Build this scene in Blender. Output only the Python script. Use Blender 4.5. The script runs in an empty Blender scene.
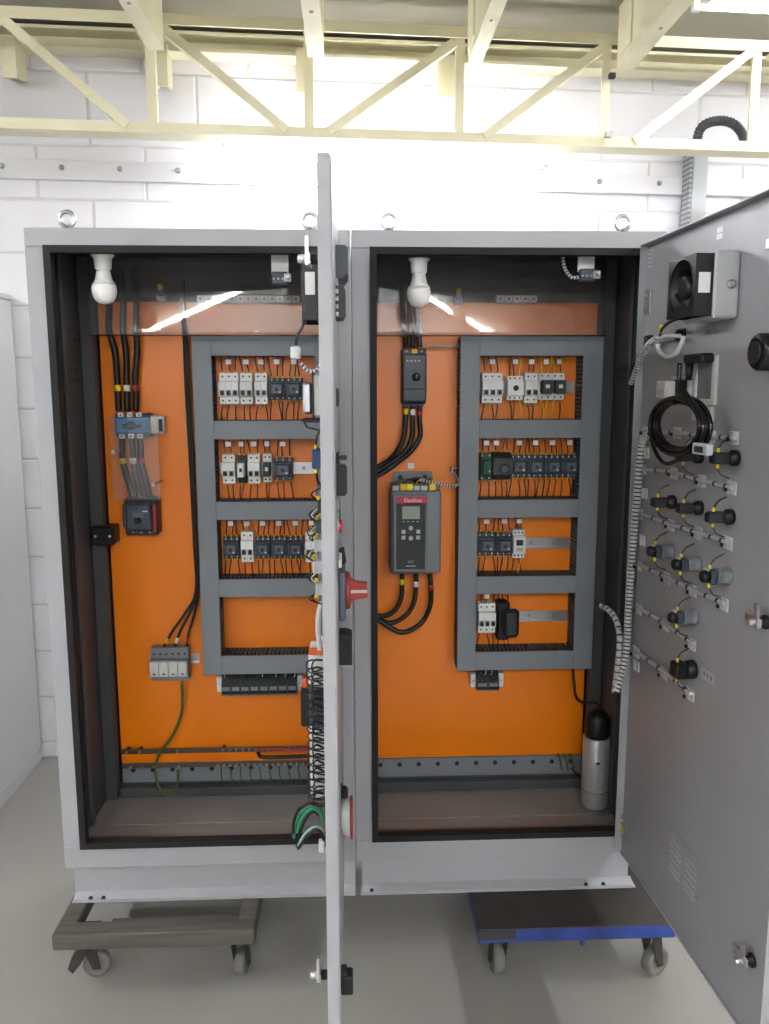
import bpy, bmesh, math, random
from mathutils import Vector, Matrix

random.seed(7)
sc = bpy.context.scene
COL = sc.collection
Z0 = 0.29                                   # cabinet body bottom above the floor
# ------------------------------------------------------------------ camera
FPX, CX, CY, CZ = 809.47, 0.7952, -2.0934, 1.3018 + Z0
YAW, PIT, ROLL = 0.0419, 0.1492, -0.0018
_fw = Vector((math.sin(YAW)*math.cos(PIT), math.cos(YAW)*math.cos(PIT), -math.sin(PIT)))
_rt = Vector((math.cos(YAW), -math.sin(YAW), 0))
_up = _rt.cross(_fw)
_r2 = _rt*math.cos(ROLL) + _up*math.sin(ROLL)
_u2 = _up*math.cos(ROLL) - _rt*math.sin(ROLL)
CAM = Vector((CX, CY, CZ))
cd = bpy.data.cameras.new('camera')
cam = bpy.data.objects.new('camera', cd)
COL.objects.link(cam)
cd.sensor_fit = 'VERTICAL'; cd.sensor_height = 36; cd.sensor_width = 27
cd.lens = FPX/1024*36
cd.clip_start = 0.02
cam.matrix_world = Matrix((( _r2.x, _u2.x, -_fw.x, CX), (_r2.y, _u2.y, -_fw.y, CY), (_r2.z, _u2.z, -_fw.z, CZ), (0, 0, 0, 1)))
sc.camera = cam
# ------------------------------------------------------------------ world and exposure
w = bpy.data.worlds.new('world'); sc.world = w
w.use_nodes = True
w.node_tree.nodes['Background'].inputs[0].default_value = (0.9, 0.93, 1, 1)
w.node_tree.nodes['Background'].inputs[1].default_value = 0.25
sc.view_settings.view_transform = 'Standard'
sc.view_settings.look = 'None'
sc.view_settings.gamma = 1
sc.view_settings.exposure = 2.0
sc.view_settings.use_curve_mapping = False
TUBE_HALL = 34.0         # radiance of the hall's ceiling tubes
TUBE_WALL = 22.0         # radiance of the tube by the back wall
TUBE_EDGE = 8.0

# ------------------------------------------------------------------ helpers
def ray(x, y):
    return _fw + _r2*((x-384.5)/FPX) - _u2*((y-512)/FPX)
def UP(x, y, pt, nrm):
    r = ray(x, y); n = Vector(nrm)
    return CAM + r*((Vector(pt)-CAM).dot(n)/r.dot(n))
def UY(x, y, Y): return UP(x, y, (0, Y, 0), (0, 1, 0))
def UZ(x, y, Z): return UP(x, y, (0, 0, Z), (0, 0, 1))

def lin(c):
    c /= 255.0
    return c/12.92 if c <= 0.04045 else ((c+0.055)/1.055)**2.4
MATS = {}
def mat(name, rgb, rough=0.5, metal=0.0, var=0.06, scale=6.0, bump=0.0, bscale=80.0, spec=0.5, emit=0.0, coat=0.0, stretch=None):
    m = bpy.data.materials.new(name); m.use_nodes = True
    nt = m.node_tree; b = nt.nodes['Principled BSDF']
    col = [lin(v) for v in rgb]
    tc = nt.nodes.new('ShaderNodeTexCoord')
    src = tc.outputs['Object']
    if stretch:
        mp = nt.nodes.new('ShaderNodeMapping'); mp.inputs['Scale'].default_value = stretch
        nt.links.new(src, mp.inputs[0]); src = mp.outputs[0]
    n = nt.nodes.new('ShaderNodeTexNoise'); n.inputs['Scale'].default_value = scale; n.inputs['Detail'].default_value = 4
    nt.links.new(src, n.inputs['Vector'])
    r = nt.nodes.new('ShaderNodeValToRGB')
    r.color_ramp.elements[0].position = 0.3; r.color_ramp.elements[1].position = 0.7
    r.color_ramp.elements[0].color = [v*(1-var) for v in col]+[1]
    r.color_ramp.elements[1].color = [min(1, v*(1+var)) for v in col]+[1]
    nt.links.new(n.outputs[0], r.inputs[0]); nt.links.new(r.outputs[0], b.inputs['Base Color'])
    b.inputs['Roughness'].default_value = rough
    b.inputs['Metallic'].default_value = metal
    b.inputs['Specular IOR Level'].default_value = spec
    b.inputs['Coat Weight'].default_value = coat
    if bump:
        n2 = nt.nodes.new('ShaderNodeTexNoise'); n2.inputs['Scale'].default_value = bscale; n2.inputs['Detail'].default_value = 3
        nt.links.new(src, n2.inputs['Vector'])
        bp = nt.nodes.new('ShaderNodeBump'); bp.inputs['Strength'].default_value = bump; bp.inputs['Distance'].default_value = 0.002
        nt.links.new(n2.outputs[0], bp.inputs['Height']); nt.links.new(bp.outputs[0], b.inputs['Normal'])
    if emit:
        b.inputs['Emission Color'].default_value = (0.93, 0.96, 1, 1)
        b.inputs['Emission Strength'].default_value = emit
    MATS[name] = m
    return m

mat('block', (224, 222, 226), 0.75, var=0.03, scale=4, bump=0.5, bscale=60)
mat('mortar', (206, 203, 204), 0.85, bump=0.4)
mat('plaster', (214, 212, 208), 0.8)
mat('floor', (146, 143, 138), 0.42, var=0.035, scale=1.3, bump=0.05, bscale=20)
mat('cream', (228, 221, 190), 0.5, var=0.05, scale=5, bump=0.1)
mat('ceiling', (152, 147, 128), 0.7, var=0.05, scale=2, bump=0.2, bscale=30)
mat('cab', (158, 158, 162), 0.5, var=0.025, scale=3, bump=0.12, bscale=500)
mat('door_in', (152, 152, 156), 0.42, var=0.03, scale=3, bump=0.12, bscale=500)
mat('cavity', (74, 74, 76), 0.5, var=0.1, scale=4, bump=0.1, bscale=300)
mat('plate_grey', (142, 139, 138), 0.38, var=0.06, scale=3)
mat('canister', (206, 207, 208), 0.36, metal=0.55, var=0.06)
mat('panel_grey', (184, 184, 186), 0.5, var=0.02, scale=3)
mat('gasket', (16, 16, 17), 0.75)
mat('orange', (238, 126, 0), 0.34, spec=0.6, var=0.03, scale=2, bump=0.08, bscale=300)
mat('duct', (124, 129, 136), 0.5, var=0.03, scale=6)
mat('tooth', (74, 78, 82), 0.6)
mat('white', (226, 226, 224), 0.45, var=0.03)
mat('offwhite', (200, 200, 196), 0.5)
mat('lightgrey', (178, 180, 182), 0.5)
mat('midgrey', (118, 122, 127), 0.5)
mat('slate', (58, 66, 76), 0.45)
mat('slate2', (82, 92, 104), 0.45)
mat('dark', (38, 40, 43), 0.45)
mat('black', (16, 16, 18), 0.45)
mat('blackgloss', (14, 14, 16), 0.22)
mat('steel', (190, 192, 195), 0.3, metal=1.0, var=0.08, scale=20)
mat('chrome', (225, 225, 225), 0.38, metal=1.0)
mat('zinc', (170, 172, 172), 0.42, metal=0.9, var=0.1)
mat('busbar', (120, 108, 100), 0.4, metal=0.8)
mat('yellow', (232, 205, 30), 0.5)
mat('red', (158, 52, 48), 0.45)
mat('redband', (150, 48, 52), 0.5)
mat('brandred', (196, 48, 62), 0.4)
mat('blue', (24, 120, 176), 0.4)
mat('deepblue', (34, 62, 110), 0.45)
mat('greenwire', (70, 96, 40), 0.5)
mat('green', (40, 140, 96), 0.5)
mat('tealwire', (140, 180, 175), 0.5)
mat('pcb', (32, 74, 52), 0.5)
mat('orangeplastic', (216, 92, 40), 0.5)
mat('lcd', (150, 158, 150), 0.3)
mat('bulb', (238, 236, 234), 0.35, var=0.01)
mat('porcelain', (238, 238, 238), 0.3, var=0.02)
mat('wood', (84, 80, 73), 0.8, var=0.25, scale=5, bump=0.6, bscale=40, stretch=(1, 12, 12))
mat('board', (52, 46, 43), 0.6, var=0.3, scale=6, bump=0.4, bscale=50)
mat('bluepaint', (40, 62, 132), 0.5, var=0.4, scale=14)
mat('rubber', (112, 110, 104), 0.7, var=0.12, scale=30)
mat('castiron', (64, 62, 58), 0.6, metal=0.4, var=0.2, scale=30)
mat('hose', (66, 66, 70), 0.7)
mat('brownwire', (96, 52, 30), 0.5)
for nm, st in (('tube_hall', TUBE_HALL), ('tube_wall', TUBE_WALL), ('tube_edge', TUBE_EDGE)):
    mat(nm, (245, 245, 245), 0.5, emit=st)
mat('lampbody', (214, 214, 212), 0.5, var=0.02)
def acrylic_mat():
    m = bpy.data.materials.new('acrylic'); m.use_nodes = True
    nt = m.node_tree; nt.nodes.remove(nt.nodes['Principled BSDF'])
    out = nt.nodes['Material Output']
    tr = nt.nodes.new('ShaderNodeBsdfTransparent'); tr.inputs[0].default_value = (0.95, 0.95, 0.95, 1)
    df = nt.nodes.new('ShaderNodeBsdfDiffuse'); df.inputs[0].default_value = (0.75, 0.75, 0.78, 1)
    gl = nt.nodes.new('ShaderNodeBsdfGlossy'); gl.inputs['Roughness'].default_value = 0.03
    fr = nt.nodes.new('ShaderNodeFresnel'); fr.inputs[0].default_value = 1.49
    m1 = nt.nodes.new('ShaderNodeMixShader'); m1.inputs[0].default_value = 0.06
    nt.links.new(tr.outputs[0], m1.inputs[1]); nt.links.new(df.outputs[0], m1.inputs[2])
    m2 = nt.nodes.new('ShaderNodeMixShader')
    nt.links.new(fr.outputs[0], m2.inputs[0]); nt.links.new(m1.outputs[0], m2.inputs[1]); nt.links.new(gl.outputs[0], m2.inputs[2])
    nt.links.new(m2.outputs[0], out.inputs[0])
    MATS['acrylic'] = m
acrylic_mat()

def catmull(pts, k=6):
    P = [Vector(p) for p in pts]
    if len(P) < 3: return P
    P = [P[0]*2-P[1]] + P + [P[-1]*2-P[-2]]
    out = []
    for i in range(1, len(P)-2):
        a, b, c, d = P[i-1:i+3]
        for j in range(k):
            t = j/k
            out.append(0.5*((2*b)+(c-a)*t+(2*a-5*b+4*c-d)*t*t+(3*b-a-3*c+d)*t**3))
    out.append(P[-2])
    return out
def resample(pts, step):
    P = [Vector(p) for p in pts]; out = [P[0]]; acc = 0.0
    for a, b in zip(P, P[1:]):
        L = (b-a).length
        if L < 1e-9: continue
        t = step-acc
        while t <= L:
            out.append(a+(b-a)*(t/L)); t += step
        acc = L-(t-step)
    return out

class MB:
    def __init__(s): s.v = []; s.f = []; s.sm = []
    def add(s, vs, fs, smooth=False):
        o = len(s.v); s.v += [Vector(v) for v in vs]
        for f in fs: s.f.append([i+o for i in f]); s.sm.append(smooth)
        return s
    def box(s, x0, x1, y0, y1, z0, z1, b=0.0):
        L = ((x0, x1), (y0, y1), (z0, z1))
        if b <= 0:
            vs = [(L[0][i], L[1][j], L[2][k]) for i in (0, 1) for j in (0, 1) for k in (0, 1)]
            return s.add(vs, [(0, 1, 3, 2), (4, 6, 7, 5), (0, 4, 5, 1), (2, 3, 7, 6), (0, 2, 6, 4), (1, 5, 7, 3)])
        b = min(b, 0.45*min(abs(x1-x0), abs(y1-y0), abs(z1-z0)))
        idx = {}; vs = []
        for i in (0, 1):
            for j in (0, 1):
                for k in (0, 1):
                    c = (i, j, k)
                    for a in range(3):
                        p = []
                        for q in range(3):
                            e = L[q][c[q]]
                            lo, hi = min(L[q]), max(L[q])
                            if q != a: e += b if e == lo else -b
                            p.append(e)
                        idx[c, a] = len(vs); vs.append(p)
        fs = []
        for a in range(3):
            o1, o2 = [q for q in range(3) if q != a]
            for sg in (0, 1):
                q = []
                for i, j in ((0, 0), (1, 0), (1, 1), (0, 1)):
                    c = [0]*3; c[a] = sg; c[o1] = i; c[o2] = j
                    q.append(idx[tuple(c), a])
                fs.append(q)
            for i in (0, 1):
                for j in (0, 1):
                    c0 = [0]*3; c1 = [0]*3
                    c0[o1] = c1[o1] = i; c0[o2] = c1[o2] = j; c0[a] = 0; c1[a] = 1
                    c0, c1 = tuple(c0), tuple(c1)
                    fs.append([idx[c0, o1], idx[c1, o1], idx[c1, o2], idx[c0, o2]])
        for i in (0, 1):
            for j in (0, 1):
                for k in (0, 1):
                    fs.append([idx[(i, j, k), a] for a in range(3)])
        return s.add(vs, fs)
    def lathe(s, prof, origin, axis=(0, 0, 1), n=16, smooth=True):
        ax = Vector(axis).normalized(); o = Vector(origin)
        t = Vector((1, 0, 0)) if abs(ax.x) < 0.9 else Vector((0, 1, 0))
        a = ax.cross(t).normalized(); b = ax.cross(a)
        vs = []; fs = []
        for r, h in prof:
            for i in range(n):
                th = 2*math.pi*i/n
                vs.append(o+ax*h+a*(r*math.cos(th))+b*(r*math.sin(th)))
        m = len(prof)
        for j in range(m-1):
            for i in range(n):
                fs.append((j*n+i, j*n+(i+1) % n, (j+1)*n+(i+1) % n, (j+1)*n+i))
        s.add(vs, fs, smooth)
        caps = []
        if prof[0][0] > 1e-5: caps.append(list(range(n))[::-1])
        if prof[-1][0] > 1e-5: caps.append([(m-1)*n+i for i in range(n)])
        o2 = len(s.v)-len(vs)
        for c in caps: s.f.append([i+o2 for i in c]); s.sm.append(False)
        return s
    def cyl(s, p0, p1, r0, r1=None, n=12):
        p0, p1 = Vector(p0), Vector(p1)
        return s.lathe([(r0, 0), (r1 if r1 is not None else r0, (p1-p0).length)], p0, p1-p0, n)
    def tube(s, pts, r, n=6, k=6, closed=False, raw=False):
        P = [Vector(p) for p in pts] if (raw or closed) else catmull(pts, k)
        vs = []; fs = []; m = len(P)
        prev = None
        for i, p in enumerate(P):
            if closed: d = P[(i+1) % m]-P[i-1]
            else: d = P[min(i+1, m-1)]-P[max(i-1, 0)]
            d = d.normalized() if d.length > 1e-9 else Vector((0, 0, 1))
            if prev is None:
                t = Vector((0, 0, 1)) if abs(d.z) < 0.9 else Vector((1, 0, 0))
                a = d.cross(t).normalized()
            else:
                a = (prev-d*prev.dot(d)).normalized()
            prev = a; b = d.cross(a)
            for j in range(n):
                th = 2*math.pi*j/n
                vs.append(p+a*(r*math.cos(th))+b*(r*math.sin(th)))
        for i in range(m if closed else m-1):
            for j in range(n):
                i2 = (i+1) % m
                fs.append((i*n+j, i*n+(j+1) % n, i2*n+(j+1) % n, i2*n+j))
        s.add(vs, fs, True)
        if not closed:
            o = len(s.v)-len(vs)
            s.f.append([o+j for j in range(n)][::-1]); s.sm.append(False)
            s.f.append([o+(m-1)*n+j for j in range(n)]); s.sm.append(False)
        return s
    def prism(s, poly, axis, a0, a1):
        n = len(poly); vs = []
        for a in (a0, a1):
            for p, q in poly:
                vs.append({'x': (a, p, q), 'y': (p, a, q), 'z': (p, q, a)}[axis])
        fs = [list(range(n))[::-1], [n+i for i in range(n)]]
        for i in range(n): fs.append((i, (i+1) % n, n+(i+1) % n, n+i))
        return s.add(vs, fs)
    def ring(s, x0, x1, z0, z1, wd, y0, y1):
        """a rectangular frame in the xz plane"""
        s.box(x0, x1, y0, y1, z1-wd, z1); s.box(x0, x1, y0, y1, z0, z0+wd)
        s.box(x0, x0+wd, y0, y1, z0+wd, z1-wd); s.box(x1-wd, x1, y0, y1, z0+wd, z1-wd)
        return s
    def build(s, name, m, parent=None, world=False, loc=None):
        vs = s.v
        if parent is not None and world:
            inv = WM[parent.name].inverted(); vs = [inv @ v for v in vs]
        off = Vector((0, 0, 0))
        if parent is None:
            xs = [v.x for v in vs]; ys = [v.y for v in vs]; zs = [v.z for v in vs]
            off = Vector(((min(xs)+max(xs))/2, (min(ys)+max(ys))/2, min(zs)))
            vs = [v-off for v in vs]
        me = bpy.data.meshes.new(name)
        me.from_pydata([tuple(v) for v in vs], [], s.f)
        bm = bmesh.new(); bm.from_mesh(me)
        bmesh.ops.recalc_face_normals(bm, faces=bm.faces[:])
        bm.to_mesh(me); bm.free()
        me.polygons.foreach_set('use_smooth', s.sm)
        me.materials.append(MATS[m])
        o = bpy.data.objects.new(name, me)
        COL.objects.link(o)
        if parent is not None:
            o.parent = parent
            WM[o.name] = WM[parent.name].copy()
        else:
            o.location = off
            WM[o.name] = Matrix.Translation(off)
        return o
WM = {}
def tag(o, label, cat=None, group=None, kind=None):
    if label: o['label'] = label
    if cat: o['category'] = cat
    if group: o['group'] = group
    if kind: o['kind'] = kind
    return o
def thing(name, label, cat, loc=(0, 0, 0), rotz=0.0, group=None):
    o = bpy.data.objects.new(name, None); COL.objects.link(o)
    o.empty_display_size = 0.05
    o.location = loc; o.rotation_euler = (0, 0, rotz)
    WM[o.name] = Matrix.Translation(Vector(loc)) @ Matrix.Rotation(rotz, 4, 'Z')
    return tag(o, label, cat, group)
def inst(me_obj, parent, loc=(0, 0, 0), rot=None):
    """another piece sharing the mesh of me_obj"""
    c = me_obj.copy(); COL.objects.link(c); c.parent = parent
    c.location = loc
    if rot: c.rotation_euler = rot
    return c
def text_mesh(name, s, size, m, parent, loc, rot, depth=0.0004):
    cu = bpy.data.curves.new(name, 'FONT'); cu.body = s; cu.size = size; cu.extrude = depth
    cu.align_x = 'CENTER'; cu.align_y = 'CENTER'; cu.resolution_u = 2
    tmp = bpy.data.objects.new(name+'_tmp', cu); COL.objects.link(tmp)
    dg = bpy.context.evaluated_depsgraph_get()
    me = bpy.data.meshes.new_from_object(tmp.evaluated_get(dg))
    bpy.data.objects.remove(tmp)
    me.materials.clear(); me.materials.append(MATS[m])
    o = bpy.data.objects.new(name, me); COL.objects.link(o)
    o.parent = parent; o.location = loc; o.rotation_euler = rot
    return o

# ================================================================== THE ROOM
A = math.radians(3.7)                       # the hall stands at a small angle to the cabinets
WO = Vector((0, 1.356, 0))
def R(u, n, z): return WO + Vector((math.cos(A), math.sin(A), 0))*u + Vector((-math.sin(A), math.cos(A), 0))*n + Vector((0, 0, z))
NV = Vector((-math.sin(A), math.cos(A), 0)); UV = Vector((math.cos(A), math.sin(A), 0))
def UR(x, y, n):
    p = UP(x, y, R(0, n, 0), NV)
    return (p-R(0, n, 0)).dot(UV), p.z
CEIL = 2.685 + Z0
o = MB().box(-3.4, 5.4, -5.6, 2.2, -0.1, 0).build('floor', 'floor'); tag(o, 'light grey painted concrete floor', kind='structure')
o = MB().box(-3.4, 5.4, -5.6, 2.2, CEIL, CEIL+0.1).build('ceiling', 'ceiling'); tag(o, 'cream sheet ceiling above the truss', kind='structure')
o = MB().box(-3.4, -3.3, -5.6, 1.16, 0, CEIL).build('wall_left', 'plaster'); tag(o, 'plain white side wall', kind='structure')
o = MB().box(5.3, 5.4, -5.6, 1.68, 0, CEIL).build('wall_right', 'plaster'); tag(o, 'plain white side wall', kind='structure')
o = MB().box(-3.3, 5.3, -5.6, -5.5, 0, CEIL).build('wall_front', 'plaster'); tag(o, 'plain white wall behind the viewer', kind='structure')
# back wall: mortar core with real blocks in front of it
wall = thing('wall_back', None, None, R(0, 0, 0), A); wall['kind'] = 'structure'; wall['label'] = 'white painted concrete block wall'
MB().box(-3.4, 5.4, 0.004, 0.12, 0, CEIL).build('mortar_bed', 'mortar', wall)
zj = [0.0] + [Z0-0.013+0.2068*k for k in range(-1, 12)] + [2.54+Z0, CEIL]
zj = sorted(set(round(z, 4) for z in zj if z >= 0))
protos = {}
for ci in range(len(zj)-1):
    z0, z1 = zj[ci], zj[ci+1]
    odd = (len(zj)-1-ci) % 2
    h = round(z1-z0, 3)
    if h < 0.03: continue
    u = -0.227-0.42*6 + (0.21 if odd else 0)
    while u < 4.4:
        if h not in protos:
            protos[h] = MB().box(0.004, 0.416, 0.0, 0.06, 0.004, h-0.004, 0.004).build('block', 'block', wall)
            protos[h].location = (u, 0, z0)
        else:
            inst(protos[h], wall, (u, 0, z0))
        u += 0.42
# rail on the wall with bolts
u0, zr0 = UR(20, 179, -0.01); _, zr1 = UR(20, 159, -0.01)
t = thing('bolted_rail', 'long flat white rail bolted along the block wall', 'rail', R(1.0, 0, zr0), A)
MB().box(-2.6, 2.6, -0.018, 0, 0, zr1-zr0, 0.003).build('bar', 'block', t)
for px in (2, 62, 120, 178, 242, 410, 505, 600, 660):
    uu, _ = UR(px, 173, -0.02)
    MB().lathe([(0.011, 0), (0.011, 0.004), (0.006, 0.004), (0.006, 0.01)], (uu-1.0, -0.018, 0.045), (0, -1, 0), 8).build('bolt', 'zinc', t)
# eave beam at the top of the wall
t = thing('eave_beam', 'cream steel eave beam along the top of the block wall', 'beam', R(1.0, -0.001, 2.592+Z0), A)
MB().prism([(-0.09, 0.0), (-0.09, 0.012), (-0.012, 0.012), (-0.012, 0.063), (-0.09, 0.063), (-0.09, 0.074), (0, 0.074), (0, 0)], 'x', -3, 3).build('channel', 'cream', t)

# roof truss
NT = -0.378
t = thing('roof_truss', 'cream welded steel lattice truss spanning above the cabinets', 'truss', R(0, NT, 0), A)
def lbar(mb, a, b, wd, dp, th=0.006, y=0.0, side=1):
    """an angle bar from a to b (u,z) in the truss plane: flat leg in front, the other leg pointing back"""
    a = Vector((a[0], 0, a[1])); b = Vector((b[0], 0, b[1])); d = (b-a).normalized(); n = Vector((-d.z, 0, d.x))*side
    def slab(o0, o1, y0, y1):
        vs = [p+n*o+Vector((0, yy, 0)) for p in (a, b) for o in (o0, o1) for yy in (y0, y1)]
        mb.add(vs, [(0, 1, 3, 2), (4, 6, 7, 5), (0, 4, 5, 1), (2, 3, 7, 6), (0, 2, 6, 4), (1, 5, 7, 3)])
    slab(-wd/2, wd/2, y, y+th); slab(-wd/2, -wd/2+th, y+th, y+dp)
zb1, zb0 = UR(0, 117, NT)[1], UR(0, 128, NT)[1]
zt1, zt0 = UR(0, 5, NT)[1], UR(0, 17, NT)[1]
zt1 = min(zt1, CEIL-0.002)
MB().prism([(0, zb0), (0, zb1), (0.006, zb1), (0.006, zb0+0.006), (0.09, zb0+0.006), (0.09, zb0)], 'x', -2.6, 4.4).build('bottom_chord', 'cream', t)
MB().prism([(0, zt0), (0, zt1), (0.075, zt1), (0.075, zt1-0.006), (0.006, zt1-0.006), (0.006, zt0)], 'x', -2.6, 4.4).build('top_chord', 'cream', t)
def ztop(u): return zt0+0.012
for px, py in ((151, 90), (309, 100), (460, 100), (606, 100), (756, 100)):
    u, _ = UR(px, py, NT)
    mb = MB(); lbar(mb, (u, zb1-0.01), (u, ztop(u)), 0.034, 0.034, y=0.007); mb.build('vertical_strut', 'cream', t)
u, _ = UR(744, 100, NT+0.12)
mb = MB(); lbar(mb, (u, zb1-0.02), (u, ztop(u)), 0.03, 0.03, y=0.05); mb.build('vertical_strut', 'cream', t)
for (x0, y0), (x1, y1) in (((2, 18), (127, 116)), ((163, 28), (287, 124)), ((455, 42), (328, 125)), ((605, 46), (484, 131)), ((751, 52), (634, 136)), ((-150, 18), (-20, 113)), ((770, 52), (895, 140))):
    a = UR(x0, y0, NT); b = UR(x1, y1, NT)
    mb = MB(); lbar(mb, (a[0], min(a[1], zt0+0.02)), (b[0], zb1-0.015), 0.032, 0.03, y=-0.007, side=1 if x1 > x0 else -1); mb.build('diagonal_strut', 'cream', t)
u, z = UR(613, 75, NT-0.03)
MB().box(u-0.012, u+0.012, -0.03, -0.012, z-0.01, z+0.01, 0.002).build('cable_clip', 'black', t)
u, z = UR(609, 134, NT-0.03)
MB().box(u-0.012, u+0.012, -0.03, -0.012, z-0.01, z+0.01, 0.002).build('cable_clip', 'zinc', t)

# ceiling beams running towards the viewer, ending at the truss
zb = UR(316, 57, NT-0.02)[1]
for px, py, wd, which in ((156, 50, 0.055, 'cream steel ceiling beam ending at the truss, leftmost in view'), (316, 57, 0.058, 'cream steel ceiling beam above the edge-on left door'),
                          (475, 62, 0.05, 'cream steel ceiling beam above the right cabinet, with a bolt hole'), (625, 68, 0.062, 'deep cream ceiling beam beside the ceiling tube lamp')):
    p = UP(px, py, R(0, NT-0.02, 0), NV)
    b = thing('roof_beam', which, 'beam', (p.x, p.y, zb), 0, 'ceiling beams')
    hgt = CEIL-zb-0.0005; hw = wd/2
    MB().prism([(-hw, 0), (hw, 0), (hw, hgt), (-hw, hgt), (-hw, hgt-0.008), (hw-0.008, hgt-0.008), (hw-0.008, 0.008), (-hw+0.006, 0.008), (-hw+0.006, hgt-0.02), (-hw, hgt-0.02)] if False else
               [(-hw, 0), (hw, 0), (hw, hgt), (-hw, hgt)], 'y', -5.4, 0).build('web', 'cream', b)
    for k in range(3):
        MB().lathe([(0.007, 0), (0.007, 0.002), (0.0035, 0.005)], (0, -0.35-0.9*k, 0), (0, 0, -1), 8).build('bolt', 'zinc', b)
    MB().box(-hw-0.006, -hw, -0.16, -0.02, hgt*0.15, hgt-0.002, 0.001).build('end_plate', 'cream', b)
# short roof brackets by the wall
for px0, px1, py0, py1, wl in ((0, 17, 48, 78, 'cream bracket end under the eave, at the left edge of the view'), (150, 168, 48, 86, 'cream bracket end under the eave behind the first truss post'),
                               (296, 307, 68, 93, 'small cream bracket end behind the truss above the left door'), (438, 456, 76, 98, 'small cream bracket end behind the truss, beside the third post')):
    n = -0.13
    u0, z1 = UR(px0, py0, n); u1, z0 = UR(px1, py1, n)
    b = thing('roof_bracket', wl, 'bracket', R((u0+u1)/2, n, z0), A, 'roof brackets by the wall')
    hw = (u1-u0)/2; top = CEIL-z0-0.08
    MB().prism([(0, 0), (0.128, 0.03), (0.128, top), (0, top)], 'x', -hw, -hw+0.012).build('side_plate', 'cream', b)
    MB().prism([(0, 0), (0.128, 0.03), (0.128, top), (0, top)], 'x', hw-0.012, hw).build('side_plate', 'cream', b)
    MB().box(-hw+0.012, hw-0.012, 0, 0.008, 0, top).build('end_plate', 'cream', b)

# fluorescent lamps
def lamp(name, label, loc, rotz, length, m, w=0.09, tubes=2, hang=0.0):
    """tube batten lamp; local x along the tube; body above the tubes; z=0 at the top"""
    t = thing(name, label, 'lamp', loc, rotz, 'fluorescent lamps')
    h = length/2
    MB().prism([(-w/2, 0), (w/2, 0), (w/2*0.7, -0.035), (-w/2*0.7, -0.035)], 'x', -h, h).build('housing', 'lampbody', t)
    ys = [0.0] if tubes == 1 else [-w*0.3, w*0.3]
    for y in ys:
        MB().cyl((-h+0.03, y, -0.055), (h-0.03, y, -0.055), 0.014, n=10).build('tube', m, t)
        for sx in (-1, 1):
            MB().box(min(sx*h, sx*(h-0.03)), max(sx*h, sx*(h-0.03)), y-0.012, y+0.012, -0.075, -0.035, 0.003).build('lamp_holder', 'lampbody', t)
    if hang:
        for sx in (-0.7, 0.7):
            MB().cyl((sx*h, 0, 0), (sx*h, 0, hang), 0.004, n=6).build('hanger', 'zinc', t)
    return t
ua, za = UR(222, 147, -0.24); ub, zb_ = UR(547, 158, -0.24)
lamp('fluorescent_lamp', 'glowing white tube lamp behind the truss, close to the block wall', R((ua+ub)/2, -0.24, (za+zb_)/2+0.035), A, ub-ua, 'tube_wall', 0.08, 2, 0.0)
lw = bpy.data.objects['fluorescent_lamp']
for sx in (-0.45, 0.45):
    MB().box(sx-0.015, sx+0.015, -0.05, 0.01, 0.0005, 0.004).build('bracket', 'cream', lw)
p = UZ(697, -1, CEIL-0.11)
lamp('fluorescent_lamp', 'glowing ceiling tube lamp at the upper right corner of the view', (p.x+0.62*math.cos(A), p.y+0.62*math.sin(A), CEIL-0.06), A, 1.24, 'tube_edge', 0.1, 2, 0.059)
HALL = [(3.7, -0.6, 1, 'high on the right side of the hall, nearer the wall'), (3.7, -2.2, 1, 'high on the right side of the hall, nearer the viewer'),
        (-1.9, -0.7, 1, 'high on the left side of the hall, nearer the wall'), (-1.9, -2.3, 1, 'added high on the left to brighten that side, nearer the viewer'),  # second left lamp is added to brighten floor, enclosure and right door
        (-0.58, -4.8, 0, 'added behind the viewer for shield streaks, leftmost of the row'), (0.66, -4.8, 0, 'added behind the viewer for frontal light, second from left in the row'),  # unseen rear row, added for frontal light and the streaks in the shields
        (1.9, -4.8, 0, 'added behind the viewer for shield streaks, third from left in the row'), (3.14, -4.8, 0, 'added behind the viewer for frontal light, rightmost of the row')]
for x, y, al, wh in HALL:
    lamp('fluorescent_lamp', 'ceiling tube lamp '+wh, (x, y, CEIL-0.0005), math.pi/2 if al else 0.0, 1.24, 'tube_hall', 0.1, 2)

# vertical slotted cable duct on the wall and a black hose over the truss chord
u0, z0 = UR(684, 225, -0.05); u1, z1 = UR(704, 150, -0.05)
t = thing('slotted_cable_duct', 'grey slotted cable duct running up the block wall behind the right door', 'cable duct', R((u0+u1)/2, -0.019, 1.2), A)
hw = 0.036
MB().box(-hw, hw, -0.062, 0, 0, z1+0.02-1.2).build('base', 'lightgrey', t)
MB().box(-hw+0.012, hw+0.002, -0.068, -0.0625, 0, z1+0.02-1.2, 0.001).build('cover', 'lightgrey', t)
mb = MB()
for k in range(int((z1-1.2)/0.02)): mb.box(-hw-0.002, -hw+0.011, -0.066, -0.0, 0.006+0.02*k, 0.016+0.02*k)
tag(mb.build('slot_teeth', 'duct', t), None, kind='stuff')
hp = []
for px, py, n in ((697, 152, -0.2), (697, 140, -0.2), (701, 128, -0.21), (711, 122, -0.22), (725, 121, -0.23), (736, 126, -0.24), (743, 136, -0.245), (745, 150, -0.25)):
    u, z = UR(px, py, n); hp.append(R(u, n, z))
mb = MB(); pth = catmull(hp, 5); mb.tube(pth, 0.017, 10, raw=True)
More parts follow.
